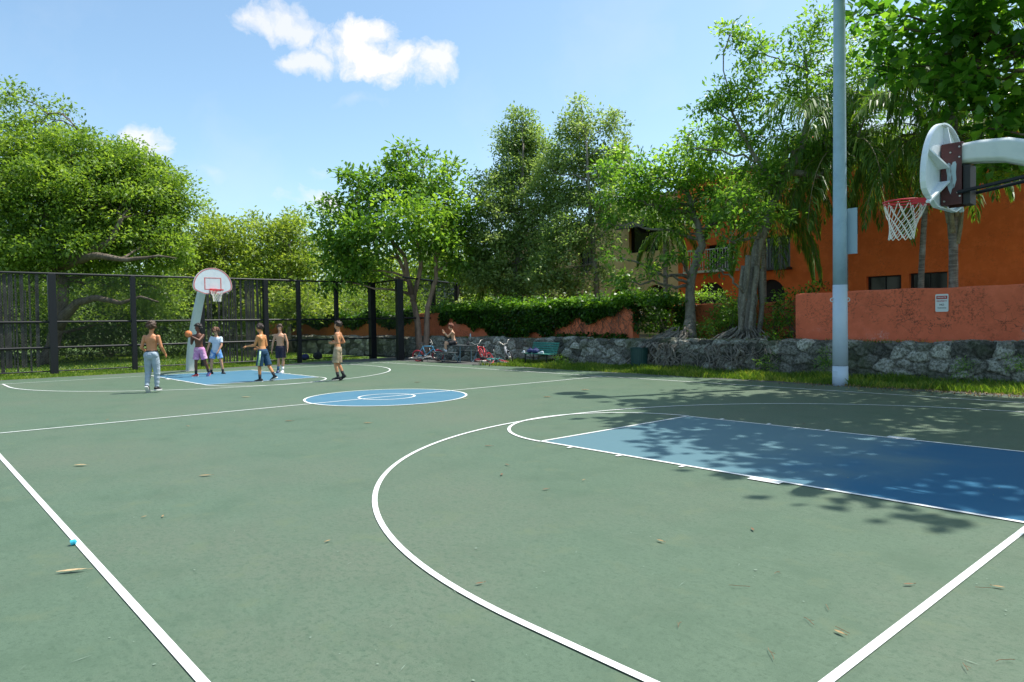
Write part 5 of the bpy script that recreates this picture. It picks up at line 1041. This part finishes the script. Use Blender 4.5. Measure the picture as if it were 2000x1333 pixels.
def person(label, foot, face, H, sk, hair, haircol, arms, legs, lean=(0, .03), top=None, bottom=None, shoes=None, socks=None, headdir=(0, 1, 0), twist=0, sit=None, hairkind='curly', band=None, slim=1.0, stripe=None):
    """local frame: x right, y forward, z up. arms: {'L':(upper dir, fore dir, palm normal, curl), 'R':...}; legs: {'L':(thigh dir, shin dir, toe pitch deg), ...}"""
    s = H/1.75; r = empty('person', foot, face-math.pi/2); tag(r, label, 'person')
    pel = np.array((0, 0, 0.)); up = U((lean[0], lean[1], 1)); X = np.array((1., 0, 0)); fw = U(np.cross(up, X))
    ct, st_ = math.cos(twist), math.sin(twist); Xs = U(X*ct+np.array((0, 1., 0))*st_); Xs = U(Xs-up*np.dot(Xs, up)); fs_ = U(np.cross(up, Xs))
    J = {}
    for sd, sg in (('R', 1), ('L', -1)):
        hip = pel+X*sg*.085*s; th, sh = U(legs[sd][0]), U(legs[sd][1]); kn = hip+th*.425*s; an = kn+sh*.40*s; J[sd] = (hip, kn, an)
    low = min((J[k][2][2]-(.085*s if legs[k][2] >= 0 else .085*s)) for k in J)
    if sit is None:
        z0 = -min(J[k][2][2]-.075*s-max(0, math.sin(RAD(legs[k][2])))*.13*s for k in J)
    else: z0 = sit
    off = np.array((0, 0, z0))
    for k in J: J[k] = tuple(q+off for q in J[k])
    pel = off.copy()
    tor = [(-.10, .10, .085), (-.05, .145, .10), (.02, .158, .108), (.10, .140, .095), (.18, .122, .083), (.27, .132, .09), (.36, .155, .102), (.44, .170, .105), (.49, .165, .088), (.525, .11, .07), (.56, .058, .056), (.62, .05, .052)]
    def torso(mb, add=0, z0=-1, z1=1, cap=True):
        secs = []
        for (h, rx, ry) in tor:
            if h < z0 or h > z1: continue
            k = min(1, max(0, h/.5)); xx = U(X*(1-k)+Xs*k); ff = U(np.cross(up, xx)); c = pel+up*h*s+fw*(.015*math.sin(h*6))*s
            secs.append((c, xx, ff, rx*s*slim+add, ry*s*slim+add))
        loft(mb, secs, 18)
    b = MB(); torso(b)
    sho = {}; hands = {}
    for sd, sg in (('R', 1), ('L', -1)):
        hip, kn, an = J[sd]; caps(b, hip, kn, .082*s*slim, .052*s, .074*s); cf = kn+(an-kn)*.3; caps(b, kn, an, .05*s, .035*s, .054*s, .3)
        # gluteal / chest masses
        b.ell(hip+np.array((0, -.025, -.01))*s, .072*s, 12, 8)
        S = pel+up*.475*s+Xs*sg*.172*s*slim; sho[sd] = S; u_, f_, pn, curl = arms[sd]; u_ = U(u_); f_ = U(f_); el = S+u_*.275*s; wr = el+f_*.245*s
        b.ell(S+Xs*sg*(-.005), .058*s, 12, 8); caps(b, S, el, .050*s, .038*s, .047*s); caps(b, el, wr, .040*s, .026*s, .040*s, .25)
        # hand
        pn = np.array(pn, float); pn = U(pn-f_*np.dot(pn, f_)); lat = U(np.cross(f_, pn))
        hp = wr+f_*.045*s
        for q in (-.03, -.01, .01, .03): b.tube([wr+lat*q*.5*s, wr+f_*.05*s+lat*q*s, wr+f_*.088*s+lat*q*1.05*s], [.013*s, .0135*s, .012*s], 8)
        for q, ln in ((-.031, .058), (-.0105, .072), (.0105, .076), (.031, .066)):
            d = f_; p0 = wr+f_*.085*s+lat*q*1.08*s; pts = [p0]
            for k in range(3): d = U(d+pn*math.tan(curl*.55)*(.6+.3*k)); pts.append(pts[-1]+d*ln*s/2.4)
            b.tube(pts, [.0095*s, .009*s, .0085*s, .0065*s], 8)
        tl = lat*(1 if np.dot(lat, np.array((0, 0, 1)))*0+1 else 1)
        tdir = U(f_*.65+lat*.75+pn*.35); b.tube([wr+f_*.025*s+lat*.025*s, wr+f_*.03*s+tdir*.03*s+lat*.022*s, wr+f_*.03*s+tdir*.065*s+lat*.02*s, wr+f_*.045*s+tdir*.085*s+lat*.018*s], [.012*s, .0115*s, .010*s, .008*s], 8)
        hands[sd] = (wr, f_, pn)
        # feet
        toe = RAD(legs[sd][2]); yaw_ = legs[sd][3] if len(legs[sd]) > 3 else 0; fd = np.array((math.sin(yaw_)*math.cos(toe), math.cos(yaw_)*math.cos(toe), -math.sin(toe)))
        ftc = an+np.array((0, 0, -.03*s)); caps(b, ftc-fd*.03*s, ftc+fd*.12*s+np.array((0, 0, -.02*s)), .032*s, .022*s)
    # pecs, shoulder blades
    for sg in (-1, 1):
        b.ell(pel+up*.405*s+Xs*sg*.075*s+fs_*.062*s, (.068*s, .045*s, .045*s), 12, 8); b.ell(pel+up*.40*s+Xs*sg*.085*s-fs_*.062*s, (.06*s, .034*s, .068*s), 12, 8)
    hd = U(headdir); hx = U(np.cross(hd, (0, 0, 1.))); hu = U(np.cross(hx, hd)); hc = pel+up*.66*s+hu*.075*s+hd*.02*s
    R_ = Matrix((hx, hd, hu)).transposed()
    E = lambda x, y, z: hc+(hx*x+hd*y+hu*z)*s
    b.ell(hc+hu*.015*s-hd*.008*s, (.080*s, .096*s, .104*s), 16, 12, R_); b.ell(E(0, .025, -.055), (.052*s, .062*s, .06*s), 12, 8, R_); b.ell(E(0, .045, -.095), (.026*s, .03*s, .022*s), 10, 8, R_)
    b.tube([E(0, .085, .02), E(0, .104, -.022), E(0, .088, -.034)], [.008*s, .016*s, .010*s], 8); b.ell(E(0, .088, -.060), (.022*s, .012*s, .012*s), 10, 6, R_)
    for sg in (-1, 1): b.ell(E(sg*.076, -.005, -.012), (.012*s, .02*s, .032*s), 10, 8, R_); b.ell(E(sg*.03, .074, .028), (.022*s, .014*s, .008*s), 8, 6, R_)
    caps(b, pel+up*.54*s, hc-hu*.05*s-hd*.015*s, .056*s, .05*s)
    body = remesh(b, 'body', sk, r, .0085, 3, .5)
    e = MB()
    for sg in (-1, 1): e.ell(E(sg*.03, .081, .008), (.0125*s, .007*s, .007*s), 8, 6, R_)
    e.build('eyes', m_eye, r, True)
    e = MB(); e.ell(E(0, .098, -.060), (.021*s, .005*s, .006*s), 8, 6, R_); e.build('mouth', m_lip, r, True)
    # hair
    rg = np.random.default_rng(int(H*1000)+len(label)); h = MB(); vol = hair
    h.ell(E(0, -.016, .036), (.088*s+vol*.6, .102*s+vol*.6, .102*s+vol*.6), 16, 12, R_)
    h2 = MB()
    nb = 130 if hairkind == 'curly' else 90
    for i in range(nb):
        d = rg.normal(size=3); d /= np.linalg.norm(d)
        if d[2] < -.35 or (d[1] > .25 and d[2] < .38) or (d[2] < -.05 and d[1] > -.1 and hairkind != 'curly'): continue
        q = E(d[0]*(.088+vol), -.018+d[1]*(.098+vol), .035+d[2]*(.100+vol)); h2.ell(q, (rg.uniform(.018, .032) if hairkind == 'curly' else rg.uniform(.014, .022))*s, 7, 5)
    ff = E(0, .075, -.02); keepv = MB()
    # cut the cap away from the face
    vv = np.array(h.v); loc = (vv-hc)@np.stack([hx, hd, hu], 1)/s
    front = (loc[:, 1] > .035) & (loc[:, 2] < .055); loc[front, 1] = np.minimum(loc[front, 1], .035)
    low_ = loc[:, 2] < -.03; loc[low_, 0] *= .8; h.v = [tuple(hc+(hx*a+hd*b_+hu*c_)*s) for a, b_, c_ in loc]; h.add(h2.v, h2.f)
    remesh(h, 'hair', mat(haircol[0], haircol[1], .6, noise=[(60, tuple(x*2.2 for x in haircol[1]), .5, .75)]), r, .009, 1, .4)
    # clothes
    if top:
        c = MB(); torso(c, .020, -.06, .53)
        for sd, sg in (('R', 1), ('L', -1)):
            u_ = U(arms[sd][0]); S = sho[sd]; c.ell(S, .070*s, 12, 8); c.tube([S, S+u_*.10*s, S+u_*.17*s], [.068*s, .064*s, .066*s], 14)
        remesh(c, 't_shirt', top, r, .011, 2, .5)
    kind, bm, ln = bottom; c = MB()
    secs = []
    for (h_, rx, ry) in [(-.11, .13, .10), (-.05, .172, .128), (.02, .18, .130), (.07, .165, .115), (.095, .152, .105)]: secs.append((pel+up*h_*s, X, fw, rx*s*slim, ry*s*slim))
    loft(c, secs, 18)
    for sd in 'RL':
        hip, kn, an = J[sd]; dn = U(kn-hip)
        if kind == 'shorts':
            e_ = hip+(kn-hip)*ln; mid = hip+(kn-hip)*ln*.5; w0, w1 = .098*s*slim, .108*s; sway = np.array((0, 0, 0.))
            c.tube([hip+np.array((0, 0, .03)), mid, e_+sway], [w0, .103*s, w1], 16); c.ell(hip, .10*s*slim, 12, 8)
        else:
            c.tube([hip, hip+(kn-hip)*.5, kn], [.100*s, .098*s, .080*s], 14); c.ell(hip+np.array((0, -.02, 0)), .108*s, 12, 8); c.ell(kn, .080*s, 12, 8)
            # folds of the loose lower leg
            nseg = 7; pts = [kn+(an-kn)*i/nseg*.98 for i in range(nseg+1)]; c.tube(pts, [(.078-.028*i/nseg+(.007 if i % 2 else -.003))*s for i in range(nseg+1)], 14)
    cl = remesh(c, kind, bm, r, .0095, 2, .5)
    if stripe:
        hip, kn, an = J['L']; o_ = np.array((-.098, -.035, 0))*s; t_ = MB(); t_.tube([hip+o_+np.array((0, 0, .04)), hip+(kn-hip)*.5+o_*1.03, hip+(kn-hip)*.97+o_*1.06], [.026*s, .030*s, .034*s], 10); t_.build('side_stripe', stripe, r, True)
    if band:
        wb = MB(); loft(wb, [(pel+up*.075*s, X, fw, .150*s, .104*s), (pel+up*.125*s, X, fw, .142*s, .098*s)], 20); wb.build('waistband', band, r, True)
    elif kind == 'shorts' and False: pass
    for sd in 'RL':
        hip, kn, an = J[sd]; toe = RAD(legs[sd][2]); yaw_ = legs[sd][3] if len(legs[sd]) > 3 else 0; ms = shoes[sd] if isinstance(shoes, dict) else shoes
        o = shoe_mb(.285*s, .102*s, .088*s).build('shoe', ms[0], r, True); o.location = tuple(an+np.array((0, 0, -.075*s))+np.array((math.sin(yaw_), math.cos(yaw_), 0))*.055*s*math.cos(toe)+np.array((0, 0, -.05*math.sin(toe)*s))); o.rotation_euler = (-toe, 0, -yaw_)
        so = sole_mb(.295*s, .106*s).build('sole', ms[1], o)
        if socks:
            sm_, hh = socks[sd] if isinstance(socks, dict) else socks; t_ = MB(); caps(t_, an-np.array((0, 0, .01)), an+(kn-an)*hh, .041*s, .048*s); t_.build('sock', sm_, r, True)
    return r, J, hands, pel
def px_foot(px, py): q = onZ(px, py); return (q[0], q[1], 0)
AW = YAW; TO = YAW+math.pi      # facing away from / toward the viewpoint
m_black = mat('shoe_black', (.015, .016, .02), .55); m_wh = mat('shoe_white', (.72, .72, .72), .6); m_sblack = mat('sock_black', (.02, .02, .024), .85); m_swhite = mat('sock_white', (.7, .7, .7), .85)
SK1 = skin('skin_tan', (.56, .235, .11)); SK2 = skin('skin_deep', (.15, .06, .035)); SK3 = skin('skin_fair', (.58, .30, .18)); SK4 = skin('skin_golden', (.60, .27, .11)); SK5 = skin('skin_olive', (.46, .25, .16)); SK6 = skin('skin_warm', (.56, .26, .13)); SK7 = skin('skin_pale', (.62, .35, .22))
m_sweat = mat('sweatpants_grey', (.36, .43, .50), .9, noise=[(8, (.30, .37, .44), .4, .7)], bump=(11, .9, .05))
dn = (0, 0, -1)
person('shirtless boy in light grey sweatpants walking away toward the far key', px_foot(298, 767), AW+.06, 1.80, SK1, .028, ('hair_brown', (.055, .028, .014)),
       {'L': ((-.28, -.12, -1), (.10, .95, -.55), (.9, 0, -.2), .5), 'R': ((.30, -.05, -1), (.06, .80, -.8), (-.9, 0, 0), .5)},
       {'L': ((-.06, .10, -1), (.06, -.42, -1), 48, -.1), 'R': ((.07, .06, -1), (-.02, -.04, -1), 0, .1)}, lean=(0, .05), bottom=('sweatpants', m_sweat, 1), shoes=(m_black, m_wh), band=mat('band_black', (.02, .02, .022), .8), headdir=(.05, 1, -.02))
m_pinks = mat('shorts_pink', (.62, .26, .48), .85, noise=[(6, (.72, .42, .60), .5, .56), (26, (.50, .20, .42), .55, .62)], bump=(16, .8, .03))
pr, PJ, PH, pp = person('shirtless boy in pink shorts holding the basketball up at his shoulder', px_foot(391, 736), TO-.12, 1.80, SK2, .026, ('hair_black', (.012, .009, .008)),
       {'R': ((.28, .14, -.95), (-.26, .45, .9), (-.35, .5, .3), .45), 'L': ((.05, .72, -.50), (.62, .30, .42), (.5, .4, -.1), .45)},
       {'R': ((.10, .05, -1), (.02, .0, -1), 0, .15), 'L': ((-.20, -.10, -1), (-.10, -.42, -1), 22, -.2)}, lean=(.02, .03), bottom=('shorts', m_pinks, .78), shoes={'R': (mat('shoe_red', (.6, .06, .06), .5), m_wh), 'L': (m_navy, m_pink)}, socks=(m_sblack, .28), headdir=(.25, 1, .05), twist=-.1)
# ball in the hands
root_m = Matrix.Translation(pr.location) @ Matrix.Rotation(pr.rotation_euler.z, 4, 'Z')
wR = Vector(PH['R'][0]+PH['R'][1]*.09); wL = Vector(PH['L'][0]+PH['L'][1]*.08); mid = (wR+wL)/2; bp_ = root_m @ (mid+Vector((.02, .085, .05)))
BALLINFO = (tuple(wR), tuple(wL))
bo = empty('basketball', bp_); tag(bo, 'orange basketball held up by the boy in pink shorts', 'ball')
mb = MB(); mb.ell((0, 0, 0), .121, 32, 20); mb.build('ball', mat('ball_orange', (.62, .19, .05), .65, bump=(150, .4, .003)), bo, True)
mb = MB(); 
for ax in ((1, 0, 0), (0, 1, .1), (0, 0, 1)): mb.ring((0, 0, 0), .1205, .0022, ax, 40, 5)
mb.ring((.055, 0, 0), .108, .0022, (1, 0, 0), 30, 5); mb.ring((-.055, 0, 0), .108, .0022, (1, 0, 0), 30, 5); mb.build('seam', m_dark, bo)
person('boy in pale t-shirt and blue white shorts looking down beside the far pole', px_foot(423, 731), TO+.25, 1.68, SK3, .045, ('hair_auburn', (.12, .05, .022)),
       {'R': ((.38, .1, -1), (.25, .3, -.95), (-.8, .2, 0), .5), 'L': ((-.12, .30, -1), (.42, .45, -.9), (.8, 0, -.3), .4)},
       {'R': ((.17, .05, -1), (.08, -.06, -1), 0, .5), 'L': ((-.22, .08, -1), (-.14, -.10, -1), 0, -.45)}, lean=(-.06, .10), top=mat('tshirt_pale', (.60, .68, .78), .85, noise=[(5, (.45, .55, .70), .5, .7)], bump=(14, .7, .03)),
       bottom=('shorts', mat('shorts_blue_white', (.12, .30, .62), .85, noise=[(7, (.62, .70, .78), .5, .54)], bump=(16, .7, .03)), .72), shoes=(m_black, m_black), socks=(m_sblack, .22), headdir=(.18, 1, -.55), slim=.94)
person('shirtless boy in dark teal shorts with bright side stripe striding left with arm out', px_foot(515, 745), AW+math.pi/2-.28, 1.78, SK4, .020, ('hair_darkbrown', (.03, .016, .011)),
       {'R': ((.12, -.12, -1), (-.2, .9, -.3), (-.9, 0, .2), .3), 'L': ((-.10, .40, -1), (-.05, 1.0, -.12), (.4, 0, -.9), .35)},
       {'L': ((-.03, .16, -1), (0, -.02, -1), 0), 'R': ((.04, -.28, -1), (.02, -.62, -1), 24)}, lean=(.0, .10), bottom=('shorts', mat('shorts_teal', (.010, .055, .12), .8, bump=(14, .7, .03)), 1.0), shoes=(m_black, m_wh), socks=(m_sblack, .32), headdir=(-.12, 1, -.18), hairkind='short', stripe=mat('stripe_lime', (.35, .60, .30), .8, noise=[(14, (.60, .72, .66), .5, .6)]))
person('shirtless boy in dark purple shorts facing the camera near the far free throw line', px_foot(549, 729), TO+.08, 1.74, SK3, .022, ('hair_brown2', (.05, .025, .014)),
       {'R': ((.34, .02, -1), (.12, .18, -1), (-.9, .1, 0), .45), 'L': ((-.32, .05, -1), (-.05, .22, -1), (.9, .1, 0), .45)},
       {'R': ((-.02, -.06, -1), (.16, -.28, -1), 14), 'L': ((-.03, .10, -1), (.09, -.02, -1), 0)}, lean=(0, .02), bottom=('shorts', mat('shorts_plum', (.02, .016, .035), .8, bump=(14, .7, .03)), .84), shoes={'R': (mat('shoe_navy', (.03, .07, .15), .5), m_navy), 'L': (m_wh, m_wh)}, socks={'R': (mat('sock_navy', (.06, .14, .25), .8), .36), 'L': (m_swhite, .36)}, headdir=(.05, 1, -.05), hairkind='short')
person('shirtless boy in khaki shorts standing side-on with hands at his waist', px_foot(661, 744), AW+math.pi/2-.10, 1.78, SK6, .018, ('hair_darkbrown', (.03, .016, .011)),
       {'R': ((.22, -.42, -1), (-.3, .95, -.05), (-.9, 0, .2), .7), 'L': ((-.20, -.30, -1), (.35, .95, .0), (.9, 0, .2), .7)},
       {'L': ((-.02, .12, -1), (0, -.20, -1), 4), 'R': ((.03, .04, -1), (.02, -.42, -1), 34)}, lean=(.0, -.05), bottom=('shorts', mat('shorts_khaki', (.44, .34, .23), .85, noise=[(9, (.30, .23, .15), .45, .6)], bump=(14, .7, .03)), .92), shoes=(m_black, m_black), socks=(m_sblack, .34), headdir=(-.02, 1, .03), hairkind='short', slim=.92)
person('shirtless curly-haired boy sitting on the picnic table with hands near his face', (-23.62, 17.72, 0), AW+math.pi/2+.1, 1.70, SK7, .032, ('hair_rust', (.15, .045, .022)),
       {'R': ((-.1, .62, -.75), (-.15, .78, .72), (-.5, 0, .6), .8), 'L': ((.05, .72, -.62), (.12, .68, .8), (.5, 0, .6), .8)},
       {'L': ((-.18, 1, -.08), (-.02, -.05, -1), 0), 'R': ((.20, 1, -.02), (.04, .12, -1), 0)}, lean=(0, .22), bottom=('shorts', mat('shorts_black', (.02, .02, .025), .85, bump=(14, .7, .03)), .7), shoes=(m_black, m_wh), socks=(m_swhite, .25), headdir=(0, 1, -.25), sit=.86, slim=.9)
